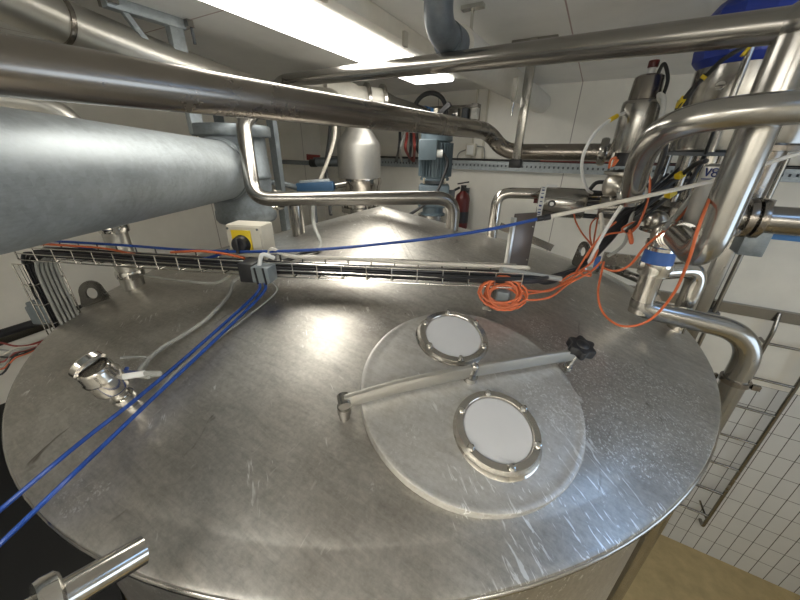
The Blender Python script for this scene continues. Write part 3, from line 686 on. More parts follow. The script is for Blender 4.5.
G().cyl(D(314, 162, 3.0), D(338, 162, 3.0), .04, n=20).build('valve_body', 'galvd', cj); G().bar(D(307, 157, 3.0), D(320, 158, 3.0), .03, .05).build('handle', 'redwire', cj); G().cyl(D(311, 163, 3.0), D(316, 163, 2.98), .035).build('port', 'black', cj)
q = D(311, 163, 3.0); G().cyl(q, V((XL, q.y, q.z)), .02).build('stub', 'galvd', cj)
cable('white_hose', [D(331, 112, 2.1), D(335, 125, 2.05), D(334, 140, 2.05), D(328, 160, 2.05), D(319, 182, 2.1)], .011, 'beigecable', 'pale hose hanging beside the conical vessel down to the blue actuator', cat='hose')
cable('black_cable', [D(331, 118, 2.15), D(329, 140, 2.2), D(326, 170, 2.2), D(331, 215, 2.15)], .011, 'rubber', 'black cable hanging down just left of the conical vessel')
cable('thin_grey_cable', [D(322, 196, 1.45), D(315, 197, 1.42), D(313, 205, 1.44), D(314, 225, 1.36), D(321, 243, 1.30), K(319, 250, .01)], .0085, 'greycable', 'thin grey cable hooked over the low steel rail pipe', k=6)
cable('black_lead', [K(282, 262, .03), K(293, 258, .03), K(306, 252, .02), K(318, 250, .01)], .008, 'rubber', 'short black lead lying on the cone behind the switch box')

# ================================================================ LEFT SIDE
bp = K(135, 287); zt = ZV(bp, 108)
lp = T('riser_pipe', 'upright steel pipe on the tank at left, curving away under the big duct', 'pipe', bp)
G().tube(fil([bp-V((0, 0, .02)), at(bp, zt), D(-60, 93, .95)], .12, 12), .040, 28).build('pipe_run', 'matte', lp)
for v in (273, 228): G().lathe([(.039, -.016), (.050, -.014), (.052, -.004), (.052, .004), (.050, .014), (.039, .016)], at(bp, ZV(bp, v)), (0, 0, 1), 28).box(at(bp, ZV(bp, v))+V((.065, -.02, 0)), (.02, .015, .025)).build('clamp', 'bright', lp)
b2 = bp+V((-.085, .0, 0)); b2.z = cone_z(b2.x, b2.y)
tag(G().tube(fil([b2-V((0, 0, .02)), at(b2, zt-.02), D(-60, 104, 1.0)], .12, 12), .020, 20).build('thin_riser_pipe', 'matte'), 'thinner steel pipe standing just left of the clamped upright pipe', 'pipe')
# vertical cable ladder
tl = D(30, 249, 1.2); tl2 = at(tl, 2.45)
TA, TM, TB = V((-1.80, .32, 3.135)), V((-.858, .679, 3.135)), V((-.10, 1.0, 3.135))
TA = PZ(33, 256, 3.135); TM = PZ(276, 272, 3.135); TB = PZ(517, 283, 3.135)
def mesh_tray(name, a, b, wdt, hgt, upv, label, legs):
    ax_ = (b-a).normalized(); sdv = ax_.cross(V(upv)).normalized(); U = sdv.cross(ax_).normalized()
    t = T(name, label, 'cable tray', a); g = G(); L = (b-a).length
    rails = [(-1, 0), (-1, .5), (-1, 1), (1, 0), (1, .5), (1, 1), (-.35, 0), (.35, 0)]
    for (s_, h_) in rails: g.cyl(a+sdv*wdt/2*s_+U*hgt*h_, b+sdv*wdt/2*s_+U*hgt*h_, .0023, n=8)
    g.build('long_wire', 'bright', t)
    n = int(L/.075); cw = None
    for i in range(n+1):
        p = a+(b-a)*(i/n)
        q = [p+sdv*wdt/2+U*hgt, p+sdv*wdt/2, p-sdv*wdt/2, p-sdv*wdt/2+U*hgt]
        if cw is None: cw = G().tube(fil(q, .006, 3), .0023, 8).build('cross_wire', 'bright', t, org=p)
        else: dup(cw, p-world(t))
    for f_ in legs:
        p = a+(b-a)*f_; z0 = cone_z(p.x, p.y); G().box((p.x, p.y, (p.z+z0)/2), (.03, .03, max(.01, p.z-z0))).build('foot', 'dull', t)
    return sdv, U
s1, U1 = mesh_tray('wire_cable_tray', TA, TM, .085, .045, (0, 0, 1), 'steel wire cable tray left of the switch box', ())
s2, U2 = mesh_tray('wire_cable_tray', TM, TB, .085, .045, (0, 0, 1), 'steel wire cable tray right of the switch box above the hatch', (.9,))
sv = (TM-TA).normalized()
vt0 = at(TA-sv*.01, 2.5); vt1 = at(TA-sv*.01, 3.12)
s3, U3 = mesh_tray('wire_cable_ladder', vt0+sv*.03, vt1+sv*.03, .10, .045, tuple(-sv), 'upright wire cable ladder beyond the left rim of the tank', ())
rnd = random.Random(3)
for k in range(9):
    o = (k-4)*.0092; h = .010+.008*(k % 3)
    mt = 'black'
    pts = [vt0+s1*o+sv*.005, at(TA, 2.95)+s1*o+sv*.004, TA+s1*o*1.05+U1*(h-.03)+sv*.012, TA+sv*.10+s1*o+U1*h, (TA+TM)/2+s1*o+U1*(h-.002), TM+s1*o+U1*h, (TM+TB)/2+s2*o*.9+U2*(h-.003), TB+s2*o+U2*h,
        D(548+k*.9, 283-k*1.0, 1.06), D(576+k*1.2, 269-k*.6, 1.12), D(598+k*1.2, 244, 1.17), D(617+k*1.4, 217+k*.4, 1.17), D(638+k*1.8, 196+(k % 3)*3, 1.13), D(664+k*4, 168+(k % 4)*6, 1.12)]
    cable('control_cable', pts, .0048 if k % 2 else .0058, mt, 'black control cable bundled in the wire tray and up to the valves', 'black cables in the wire tray', k=6)
for k in range(5):
    o = (-2+k)*.014
    cable('riser_cable', [vt0+s1*o+sv*.040, vt0*.5+vt1*.5+s1*o*1.1+sv*.042, vt1+s1*o+sv*.043+V((0, 0, -.03)), TA+s1*o+sv*.09+U1*.004], .0055, 'greycable', ['leftmost of five grey cables on the upright ladder beyond the left rim', 'second from left of five grey cables on the upright ladder', 'middle one of five grey cables on the upright ladder', 'fourth from left of five grey cables on the upright ladder', 'rightmost of five grey cables on the upright ladder near the lug'][k if proj(vt1+s1*.03)[0] > proj(vt1-s1*.03)[0] else 4-k], 'grey cables on the upright ladder', k=5)
cable('red_control_wire', [TA+sv*.05+U1*.045, TA+sv*.12+U1*.05+s1*.01, TA+sv*.3+U1*.045, TA+sv*.42+U1*.03], .0038, 'orange', 'short orange cable lying in the left end of the wire tray')
cable('orange_jumper', [TM-sv*.36+U1*.045, TM-sv*.25+U1*.055, TM-sv*.16+U1*.05, TM-sv*.1+U1*.04], .0042, 'orange', 'short orange cable in the tray just below the switch box')
cable('beige_cable', [TM-sv*.02+U1*.05, TM+U1*.075+s1*.0, TM+sv*.06+U1*.055, TM+(TB-TM)*.25+U2*.055, TM+(TB-TM)*.6+U2*.05, TB+U2*.05, TB+(TB-TM)*.03+U2*.05], .0062, 'beigecable', 'thick pale cable lying along the top of the right wire tray')
gp = tag(G().tube([TB-(TB-TM)*.08+U2*.05-s2*.0+s2*.03, D(560, 279, 1.04)], .009, 12).build('grey_sleeve', 'greycable'), 'pale grey cable sleeve end sticking out past the wire tray', 'cable sleeve')
# junction clamp under the switch box
jc = T('cable_junction', 'small grey cable junction with white loop in the middle of the wire tray', 'junction box', TM)
fr = -s1 if (-s1).y < 0 else s1
G().box(TM+fr*.065+U1*.02, (.055, .05, .05), Matrix.Rotation(math.atan2(sv.y, sv.x), 3, 'Z')).build('box', 'greyplastic', jc, bevel=.004)
G().box(TM+fr*.045+U1*.02-sv*.05, (.05, .07, .06), Matrix.Rotation(math.atan2(sv.y, sv.x), 3, 'Z')).build('black_block', 'black', jc, bevel=.004)
G().tube(spl([TM+fr*.07+U1*.04-sv*.01, TM+fr*.06+U1*.075, TM+fr*.04+U1*.06+sv*.025]), .006, 8).build('white_loop', 'label', jc)
for s_ in (-.012, .014): G().bar(TM+fr*.094+U1*.045+sv*s_, TM+fr*.094-U1*.005+sv*(s_+.004), .005, .003).build('tie', 'black', jc)
# switch box
bc = D(252, 240, 1.08); rz = math.atan2(sv.y, sv.x); Rz = Matrix.Rotation(rz, 3, 'Z'); fn = V((sv.y, -sv.x, 0)).normalized()
sw = T('isolator_switch', 'cream switch box with black rotary handle on a yellow plate', 'switch box', bc-V((0, 0, .055)))
G().box(bc, (.125, .075, .115), Rz).build('enclosure', 'cream', sw, bevel=.006)
G().box(bc+fn*.039, (.116, .006, .106), Rz).build('cover', 'cream', sw, bevel=.002)
yc = bc+fn*.044-sv*.006+V((0, 0, .006))
G().box(yc, (.066, .006, .072), Rz).build('yellow_plate', 'yellow', sw, bevel=.001)
kc = yc+V((0, 0, -.008)); G().lathe([(0, 0), (.028, 0), (.030, .004), (.027, .010), (.026, .022), (.022, .026), (0, .026)], kc, fn, 32).build('rotary_base', 'black', sw)
G().bar(kc+fn*.028-V((0, 0, .024)), kc+fn*.028+V((0, 0, .024)), .012, .014, sv).build('handle', 'black', sw, bevel=.002)
for a_, b_ in ((-1, -1), (-1, 1), (1, -1), (1, 1)): G().cyl(bc+fn*.041+sv*.051*a_+V((0, 0, .046*b_)), bc+fn*.0435+sv*.051*a_+V((0, 0, .046*b_)), .004, n=8).build('screw', 'darkgrey', sw)
zc = cone_z(bc.x, bc.y); pb = bc-fn*.055+sv*.03
G().bar(at(pb, zc), at(pb, bc.z+.03), .03, .008, sv).bar(at(pb, bc.z-.02), bc-fn*.03, .03, .008, (0, 0, 1)).build('mount_bracket', 'darkgrey', sw)
# sensor
p0 = K(131, 404); n0 = cone_n(p0); sa = (n0+V((0, 0, .12))).normalized()
se = T('level_sensor', 'steel sensor head with open faced cap on the left part of the tank', 'sensor', p0)
G().lathe([(.018, -.01), (.018, .02), (.024, .024), (.024, .034), (.018, .036), (.018, .05), (.022, .055), (.022, .060), (0, .06)], p0, sa, 28).build('stem', 'bright', se)
hx, hy, _ = basis(sa)
G().lathe([(.0, .058), (.030, .060), (.033, .066), (.033, .098), (.036, .100), (.036, .106), (.033, .110), (.033, .125), (.029, .132), (0, .134)], p0, sa, 36).build('head', 'steel', se)
G().lathe([(.0335, .104), (.0345, .106), (.0335, .108)], p0, sa, 36).build('seal', 'redwire', se)
tocam = (CAM-p0); tocam -= sa*tocam.dot(sa); tocam.normalize(); lft = sa.cross(tocam)
fc = p0+sa*.118-lft*0+tocam*.0
G().lathe([(.028, .0), (.034, .004), (.034, .016), (.030, .020), (.029, .008), (0, .007)], fc+(sa*.6+tocam*-.5).normalized()*.012, (sa*.55-tocam*.2+V((-.55, -.1, 0))).normalized(), 32).build('cap', 'steel', se)
G().cyl(p0+sa*.09+V((.02, .025, 0)), p0+sa*.095+V((.055, .055, .0)), .007, n=14).build('cable_gland', 'label', se)
gl = p0+sa*.095+V((.055, .055, 0))
cable('sensor_cable', [gl, gl+V((.03, .015, .0)), K(138, 374, .03), K(150, 358, .02), K(165, 346, .015), K(185, 334, .012), K(208, 318, .012), K(228, 296, .015), K(234, 281, .03), TM-sv*.09-U1*.0], .006, 'greycable', 'grey cable curving over the tank from the sensor up to the wire tray')
cable('sensor_loop', [gl+V((.01, 0, -.008)), K(118, 374, .03), K(128, 378, .008), K(138, 375, .006), K(147, 364, .02), K(148, 358, .02), K(138, 357, .03), K(120, 358, .05)], .0035, 'greycable', 'thin coiled cable end with black ties beside the sensor')
cable('blue_pigtail', [gl, K(118, 372, .035), K(124, 374, .02), K(127, 368, .02)], .005, 'blue', 'tiny blue wire at the sensor gland')
cable('grey_lead', [K(128, 264, .09), K(136, 270, .06), K(150, 276, .03), K(185, 281, .02), K(215, 283, .02), K(232, 274, .05)], .005, 'greycable', 'slack grey lead from the riser pipe clamp to the wire tray')
# blue cables
b0 = TM+fr*.07-U1*.0
cable('blue_cable', [b0-sv*.02, K(256, 294, .03), K(200, 345, .03), K(140, 396, .030), K(90, 435, .032), K(52, 466, .04), D(0, 510, .58), D(-60, 560, .5)], .0048, 'blue', 'upper blue cable slanting from the wire tray to the left edge')
cable('blue_cable', [b0, K(262, 294, .03), K(215, 340, .03), K(150, 401, .030), K(105, 444, .035), K(66, 481, .05), D(0, 544, .56), D(-60, 601, .48)], .0048, 'blue', 'lower blue cable slanting from the wire tray to the left edge')
cable('thin_grey_wire', [b0+sv*.02, K(276, 292, .012), K(245, 318, .01), K(200, 352, .01), K(172, 376, .01), K(150, 400, .01)], .0028, 'greycable', 'thin grey wire lying beside the lower blue cable')
cable('long_blue_cable', [D(30, 245, 1.16), D(42, 241, 1.15), D(120, 245, 1.1), D(205, 251, 1.05), D(300, 250.5, .98), D(400, 242, .93), D(480, 231, .90), D(545, 217.5, .88)], .0045, 'blue', 'long blue cable strung above the tank to a black splice')
cable('sagging_blue_cable', [D(34, 243, 1.18), D(80, 247, 1.14), D(130, 258, 1.1), D(185, 261, 1.07), D(215, 256, 1.05), D(228, 250, 1.04)], .0045, 'blue', 'second blue cable sagging beneath the long one at left')
spc = T('cable_splice', 'black cable splice joining the long blue cable to the pale one', 'cable splice', D(545, 217.5, .88))
G().cyl(D(537, 219, .882), D(543, 218, .88), .0075, n=12).cyl(D(544, 217.8, .88), D(550, 216.6, .878), .0085, n=12).cyl(D(541, 218.3, .88), D(546, 217.4, .88), .006, n=12).build('sleeve', 'black', spc)
cable('pale_cable', [D(550, 216.6, .878), D(600, 206, .87), D(660, 193, .87), D(720, 179, .86), D(765, 164, .84), D(840, 140, .8)], .0058, 'beigecable', 'pale cable running on from the black splice to the right edge')
# left wall pipes, box, wires
def py_line(u1, v1, u2, v2, x): return PX(u1, v1, x), PX(u2, v2, x)
a, b = PX(0, 334, -2.62), PX(38, 322, -2.62); d = (b-a).normalized()
tag(G().cyl(a-d*1.0, b+d*1.2, .023, n=18).build('wall_pipe', 'black'), 'black pipe along the left wall below the trim rail', 'pipe')
a, b = PX(0, 352, -2.60), PX(38, 338, -2.60); d = (b-a).normalized()
tag(G().cyl(a-d*.8, b+d*1.2, .030, n=18).build('wall_pipe', 'whitepipe'), 'white pipe along the left wall under the black pipe', 'pipe')
P = D(45, 313, 1.62); gb = T('junction_box', 'dark grey junction box clipped beside the upright cable ladder', 'junction box', P)
G().box(P, (.10, .07, .10), Matrix.Rotation(.5, 3, 'Z')).build('box', 'greyplastic', gb, bevel=.008)
G().box(P+V((0, 0, .055)), (.085, .06, .03), Matrix.Rotation(.5, 3, 'Z')).build('lid', 'greyplastic', gb, bevel=.008)
G().tube(spl([P+V((-.03, 0, .06)), P+V((-.03, 0, .12)), P+V((.0, 0, .155)), P+V((.07, 0, .16))]), .007, 8).build('cable_tail', 'rubber', gb)
G().bar(P+V((0, .02, 0)), at(vt0, P.z)+sv*.0, .03, .006).build('mount_arm', 'dull', gb)
wl = ['dark red wire', 'grey wire', 'black wire', 'pale wire', 'red wire', 'brown-red wire', 'second grey wire', 'second black wire']
for k in range(8):
    mt = ['redwire', 'greycable', 'rubber', 'beigecable', 'redwire', 'orange', 'greycable', 'rubber'][k]
    dd_ = .04*k
    cable('loose_wire', [D(-20, 340+k*5, 1.45), D(2, 343+k*4+(k % 3)*3, 1.5), D(15, 346+(k*5) % 13, 1.52), D(30, 345+(k*3) % 8, 1.56), D(50, 338+(k % 4)*2, 1.62)], .0045, mt, ['dark red loose wire in the tangle at the left edge, topmost', 'grey loose wire in the tangle at the left edge, upper one', 'black loose wire in the tangle at the left edge, upper one', 'pale loose wire in the tangle at the left edge', 'dark red loose wire in the tangle at the left edge, lower one', 'orange loose wire in the tangle at the left edge', 'grey loose wire in the tangle at the left edge, lower one', 'black loose wire in the tangle at the left edge, lowest'][k], 'loose wires at the left edge', k=5)

# open pipe end at the bottom left
a, b = D(20, 622, .37), D(143, 550, .47)
ps = T('open_pipe', 'shiny open ended steel pipe at the bottom left in front of the tank', 'pipe', b)
dd = (b-a).normalized(); c0 = a+dd*.02
G().lathe([(.0, 0), (.020, 0), (.020, (b-c0).length), (.0175, (b-c0).length), (.0175, (b-c0).length-.1), (0, (b-c0).length-.1)], c0, dd, 36).build('tube', 'steel', ps)
q = D(52, 594, .40)
G().lathe([(.019, -.014), (.030, -.012), (.032, -.006), (.032, .006), (.028, .010), (.019, .012)], D(50, 602, .392), dd, 36).build('hygienic_union', 'bright', ps)
G().tube(fil([c0, c0-dd*.10, c0-dd*.10+V((0, 0, -1.3))], .05), .020, 24).build('drop', 'steel', ps)

# ================================================================ MIDDLE: plate and orange coil
c1, c2 = K(505, 279), K(524, 279); ux = (c2-c1); ux.z = 0; ux.normalize(); zp = ZV((c1+c2)/2, 213)
M['brownplate'] = steel('stained steel plate', (.14, .115, .10), .36, .06, metal=.55)
sp2 = T('steel_plate', 'narrow upright steel plate standing on the cone behind the orange coil', 'bracket', c1)
mid = (c1+c2)/2; G().box(at(mid, (zp+mid.z)/2-.01), (.098, .006, zp-mid.z+.02), Matrix.Rotation(math.atan2(ux.y, ux.x), 3, 'Z')).build('plate', 'brownplate', sp2, bevel=.001)
G().box(at(c1-ux*.004, (zp+mid.z)/2-.012), (.010, .018, zp-mid.z+.0), Matrix.Rotation(math.atan2(ux.y, ux.x), 3, 'Z')).build('edge_channel', 'alu', sp2, bevel=.001)
for k in (.3, .8):
    p = at(c2-ux*.01, mid.z+(zp-mid.z)*k)+V((ux.y, -ux.x, 0))*.004; G().ball(p, .004).build('rivet', 'bright', sp2)
# orange coil hanging on the tray end
rn = random.Random(11); pts = []
cc = D(503, 295, .93); ex = (TB-TM).normalized(); ey = V((0, 0, 1))*.75 + V((ex.y, -ex.x, 0))*-.65
ey.normalize()
for i in range(9*14+1):
    t = i/14*2*PI; k = i/14
    rx = .050+.009*math.sin(k*2.3)+.002*rn.random(); ry = .040+.007*math.cos(k*1.7)
    pts.append(cc+ex*(math.cos(t)*rx+.010*math.sin(k*1.3))+ey*(math.sin(t)*ry+.006*math.sin(k*2.1))+V((0, 0, -.012+.003*k)))
oc = T('orange_cable_coil', 'coil of orange cable tied to the end of the wire tray', 'cable coil', cc)
G().tube(pts, .0034, 8).build('coil', 'orange', oc)
G().tube(spl([cc+ex*.05, D(528, 300, .98), D(550, 297, 1.0), D(568, 284, 1.04), D(590, 272, 1.08), D(601, 262, 1.1)]), .0036, 8).build('tail', 'orange', oc)
G().tube(spl([cc+ex*.04+ey*.02, D(524, 290, .99), D(548, 291, 1.01), D(563, 283, 1.05), D(585, 270, 1.08)]), .0036, 8).build('tail', 'orange', oc)
G().tube(spl([cc+ex*.045+ey*.01, D(527, 294, .99), D(552, 289, 1.02), D(575, 279, 1.06)]), .0036, 8).build('tail', 'orange', oc)
G().box(cc+V((.0, .01, -.005)), (.035, .03, .03)).build('tie_block', 'greyplastic', oc, bevel=.004)
# ================================================================ RIGHT: valve cluster
# manifold pipe
ya = 1.62
ml, mr_ = PY(604, 209, ya), PY(850, 219, ya)
mz = (ml.z+PY(700, 212, ya).z)/2
mf = T('manifold_pipe', 'long horizontal steel manifold pipe behind the valves at right', 'pipe', V(((ml.x+mr_.x)/2, ya, mz)))
G().cyl((ml.x-.02, ya, mz), (mr_.x+.3, ya, mz), .046, n=30).build('pipe_run', 'dull', mf)
for u in (748, 760):
    q = PY(u, 214, ya); G().lathe([(.046, -.012), (.066, -.010), (.068, 0), (.066, .010), (.046, .012)], (q.x, ya, mz), (1, 0, 0), 30).build('flange_ring', 'old', mf)
q = PY(790, 238, ya+.06)
bbm = G().box((q.x+.12, ya+.08, PY(785, 233, ya+.08).z), (.50, .05, .045)).build('support_beam', 'bluebar'); tag(bbm, 'blue beam under the manifold pipe at the right edge', 'beam')
q = PY(751, 240, ya+.04); tag(G().box(q, (.07, .09, .10)).build('beam_bracket', 'galvd', bevel=.004), 'grey block at the left end of the blue beam', 'bracket')
# square post
q = D(716, 272, 1.62)
po = T('square_post', 'square steel post under the manifold pipe left of the twin conduits', 'post', at(q, 2.45))
G().box((q.x, q.y, (mz+2.45)/2-.02), (.055, .055, mz-2.45-.04)).build('post', 'dull', po, bevel=.003)
G().box((q.x, q.y, 2.46), (.09, .09, .05)).build('foot', 'old', po, bevel=.004)
G().box((q.x, (q.y+YB)/2+.02, 2.455), (.05, YB-q.y-.04, .04)).build('wall_arm', 'old', po)
# valve with blue control head
A1 = D(737, 80, 1.0)
va = T('actuated_valve', 'big steel valve with a dark blue control head at top right', 'valve', at(A1, mz))
def vA(spec, nm, mt, par, P=A1, n=44): return vlathe(G(), P, spec, n).build(nm, mt, par)
zc0 = ZV(A1, 68); zc1 = min(3.95, ZV(A1, -25))
G().lathe([(0, zc0), (.108, zc0), (.118, zc0+.010), (.128, zc0+.02), (.132, zc0+.05), (.120, zc0+.14), (.10, zc0+.17), (.0, zc0+.18)], (A1.x, A1.y, 0), (0, 0, 1), 12).build('control_head', 'bluecap', va, bevel=.006, ang=25)
vA([(0, 66), (.10, 66), (.110, 68), (.110, 148), (.106, 152), (0, 152)], 'actuator_body', 'satin', va)
vA([(0, 152), (.122, 152.5), (.122, 156), (0, 156)], 'bottom_plate', 'darkgrey', va)
G().cyl(at(A1, ZV(A1, 200)), at(A1, ZV(A1, 156)), .035, n=24).build('yoke_stem', 'steel', va)
for k in range(3):
    a_ = -2.4+k*2*PI/3; o_ = V((math.cos(a_)*.085, math.sin(a_)*.085, 0)); G().cyl(at(A1, ZV(A1, 202))+o_, at(A1, ZV(A1, 156))+o_, .014, n=12).build('yoke_rod', 'dull', va)
vA([(0, 201), (.10, 201), (.10, 206), (.06, 208), (.055, 225), (0, 225)], 'valve_base', 'dull', va)
q = at(A1, ZV(A1, 90))+V((-.05, -.095, 0)); G().lathe([(0, 0), (.012, 0), (.012, .012), (0, .014)], q, (-.45, -.9, 0), 16).build('plug', 'bright', va)
# lower valve with the V8 mark
A2 = D(723, 190, .90)
v8 = T('marked_valve', 'pale steel valve cylinder marked V8 behind the steep down pipe', 'valve', at(A2, ZV(A2, 228)))
vlathe(G(), A2, [(0, 164), (.048, 164), (.060, 167), (.062, 170), (.062, 222), (.058, 226), (0, 226)], 44).build('cylinder', 'vesselsteel', v8)
vlathe(G(), A2, [(0, 158), (.022, 158), (.022, 164), (0, 164)]).build('top_stub', 'cream', v8)
vlathe(G(), A2, [(0, 225), (.07, 225.5), (.07, 229), (.03, 230), (.03, 242), (0, 242)], 36).build('lower_flange', 'dull', v8)
# the mark, lettered on the front
tc = V((CAM.x-A2.x, CAM.y-A2.y, 0)).normalized(); rr_ = V((-tc.y, tc.x, 0)); rr_ = rr_ if rr_.dot(rt) > 0 else -rr_
def onv(a, z): 
    d = (tc*math.cos(a)+rr_*math.sin(a)); return at(A2, z)+d*.0635
zl = ZV(A2, 172.5); g = G(); h = .020
def stroke(p, q):
    n_ = 4
    for i in range(n_):
        a0 = p[0]+(q[0]-p[0])*i/n_; b0_ = p[1]+(q[1]-p[1])*i/n_; a1 = p[0]+(q[0]-p[0])*(i+1)/n_; b1 = p[1]+(q[1]-p[1])*(i+1)/n_
        g.cyl(onv(a0, zl+b0_), onv(a1, zl+b1), .0016, n=6)
sh = -.62
stroke((sh-.30, h/2), (sh-.17, -h/2)); stroke((sh-.17, -h/2), (sh-.04, h/2))
for cz in (.0053, -.005):
    pr_ = None
    for i in range(13):
        t_ = 2*PI*i/12; cur = (sh+.13+math.cos(t_)*.10, cz+math.sin(t_)*.0052)
        if pr_: stroke(pr_, cur)
        pr_ = cur
stroke((sh-.38, -h/2-.008), (sh+.28, -h/2-.006))
g.build('lettering', 'ink', v8)
# thin conduit beside it with yellow tag
A3 = D(731, 100, .84); cz0, cz1 = ZV(A3, 152), ZV(A3, 43)
tg_ = T('air_line', 'thin steel air line with a yellow tag in front of the big valve', 'pipe', at(A3, cz0))
G().cyl(at(A3, cz0), at(A3, cz1), .0075, n=14).build('tube', 'satin', tg_)
G().bar(at(A3, cz1)+V((-.012, -.0, -.025)), at(A3, cz1)+V((.004, 0, .008)), .016, .006).build('yellow_tag', 'yellow', tg_)
# right column
A4 = D(792, 90, 1.12); tc4 = T('valve_column', 'dark upright steel cylinder partly behind the down pipe at right edge', 'valve', at(A4, mz))
vlathe(G(), A4, [(0, 8), (.10, 8), (.104, 12), (.104, 140), (.098, 146), (0, 146)], 44).build('cylinder', 'dull', tc4)
vlathe(G(), A4, [(0, 145), (.115, 146), (.115, 151), (.06, 152), (.055, 196), (.09, 198), (.09, 206), (0, 206)], 36).build('lower_body', 'old', tc4)
# white-ish tube
A5 = D(682, 175, 1.25); tag(vlathe(G(), A5, [(0, 150), (.030, 150), (.030, 203), (0, 203)], 24).build('stem_tube', 'vesselsteel'), 'pale upright tube between the big valve and the curved pipe', 'pipe')
A6 = D(668, 150, 1.3); tag(vlathe(G(), A6, [(0, 100), (.022, 100), (.022, 205), (0, 205)], 20).build('stem_tube', 'dull'), 'slim grey tube left of the pale upright tube behind the valves', 'pipe')

# curved front pipe
cpx = [D(860, 104, .58), D(700, 113, .62), D(645, 140, .74), D(631, 197, .92)]
cpx[0] = cpx[0]+(cpx[0]-cpx[1]).normalized()*.9
cf = T('curved_pipe', 'smooth steel pipe curving down from the right edge to the glass bowl', 'pipe', cpx[1])
G().tube(fil(cpx, [.14, .16], 12), .0290, 32).build('pipe_run', 'satin', cf)
q = cpx[3]; dq = (cpx[2]-cpx[3]).normalized(); G().lathe([(.027, 0), (.036, .003), (.036, .02), (.027, .024)], q-dq*.0, dq, 28).build('end_union', 'bright', cf)
# upright valve with red knob
A7 = D(640, 112, 1.24)
vr = T('upright_valve', 'upright steel valve actuator with small red knob left of the curved pipe', 'valve', at(A7, ZV(A7, 205)))
vlathe(G(), A7, [(0, 75), (.036, 75), (.046, 77), (.048, 80), (.052, 101), (0, 101)], 36).build('upper_housing', 'old', vr)
vlathe(G(), A7, [(0, 100.5), (.058, 100.5), (.064, 102), (.066, 105), (.066, 150), (.062, 153), (0, 153)], 40).build('actuator_body', 'satin', vr)
zk_ = ZV(A7, 75); G().cyl(at(A7, zk_), at(A7, zk_+.025), .012).build('knob_stem', 'label', vr)
G().cyl(at(A7, zk_+.022), at(A7, zk_+.045), .017, n=18).build('red_knob', 'red', vr, bevel=.003)
G().tube(spl([at(A7, zk_-.01)+V((.02, -.0, 0)), at(A7, zk_+.03)+V((.03, -.01, 0)), at(A7, zk_-.02)+V((.055, -.02, 0)), at(A7, ZV(A7, 100))+V((.055, -.02, .0))]), .006, 8).build('wire', 'rubber', vr)
vlathe(G(), A7, [(0, 153), (.04, 153), (.04, 166), (0, 166)], 24).build('yoke', 'black', vr)
for s_ in (-1, 1): G().cyl(at(A7, ZV(A7, 168))+V((s_*.05, -.02, 0)), at(A7, ZV(A7, 153))+V((s_*.05, -.02, 0)), .009, n=10).build('yoke_rod', 'steel', vr)
bz = ZV(A7, 186); G().ball(at(A7, bz), .062, 32, 1.05).lathe([(.05, -.045), (.068, -.04), (.068, -.03), (.05, -.025)], at(A7, bz+.085), (0, 0, 1), 32).cyl(at(A7, bz), at(A7, bz-.16), .04).build('bowl', 'bulb', vr)
G().cyl(at(A7, bz), cpx[3], .026).build('side_port', 'bright', vr)
G().cyl(at(A7, bz-.05), V((A7.x+.04, ya, mz)), .035, n=24).build('rear_port', 'dull', vr)
pr7 = [at(A7, ZV(A7, 112))+V((.066, -.01, 0)), D(659, 95, 1.15), D(664, 101, 1.12), D(659, 128, 1.12)]
cable('white_air_hose', pr7, .008, 'label', 'short white air hose hooked at the right of the upright valve', cat='hose')
cable('white_air_hose', [D(628, 112, 1.24), D(613, 118, 1.22), D(596, 132, 1.22), D(584, 153, 1.25), D(582, 172, 1.3), D(587, 189, 1.35), D(592, 193, 1.4)], .006, 'label', 'white air hose with yellow tag looping down to the lying actuator', cat='hose')
tag(G().tube([D(610, 120, 1.217), D(617, 116, 1.222)], .0085, 10).build('hose_tag', 'yellow'), 'yellow tag on the white looping air hose', 'tag')
# lying actuator and its inlet pipe
a0, a1 = D(538, 201, 1.62), D(586, 202, 1.62); a1.z = a0.z; a1.y = a0.y+.02; dx = (a1-a0).normalized()
lv = T('lying_valve', 'steel valve actuator lying horizontally with a white label at its left end', 'valve', a0)
La = (a1-a0).length
G().lathe([(0, 0), (.064, 0), (.068, .006), (.068, .03), (.070, .034), (.070, La-.01), (.064, La), (0, La)], a0, dx, 40).build('actuator_body', 'satin', lv)
G().lathe([(.0705, .004), (.0715, .005), (.0715, .028), (.0705, .029)], a0, dx, 40).build('end_label', 'label', lv)
tcam = (CAM-a0).normalized(); tcam = (tcam-dx*tcam.dot(dx)).normalized(); upn = dx.cross(tcam); upn = upn if upn.z > 0 else -upn
for k in range(9):
    an = -1.1+k*.27; d_ = tcam*math.cos(an)+upn*math.sin(an); G().bar(a0+dx*.010+d_*.0722, a0+dx*.022+d_*.0722, .008 if k % 2 else .004, .001, d_.cross(dx)).build('label_print', 'ink', lv)
d_ = (tcam*.98-upn*.12).normalized(); cR = a0+dx*.065+d_*.069
G().lathe([(0, 0), (.017, 0), (.017, .004), (0, .004)], cR, d_, 24).build('roundel', 'black', lv)
G().lathe([(0, .004), (.009, .004), (.009, .006), (0, .006)], cR, d_, 20).build('roundel_disc', 'label', lv)
G().box(a0+dx*.05+upn*.072, (.05, .03, .016)).build('top_tag', 'label', lv, bevel=.002)
G().cyl(a0-dx*.02-tcam*.0, a0, .012).build('red_plug', 'red', lv)
e1 = a1+dx*.13
for an in (0, 1.3, -1.3, 2.6): 
    d_ = tcam*math.cos(an)+upn*math.sin(an); G().cyl(a1+d_*.055, e1+d_*.055, .011, n=10).build('yoke_rod', 'black', lv)
G().cyl(a1, e1, .022, n=20).build('stem', 'bright', lv)
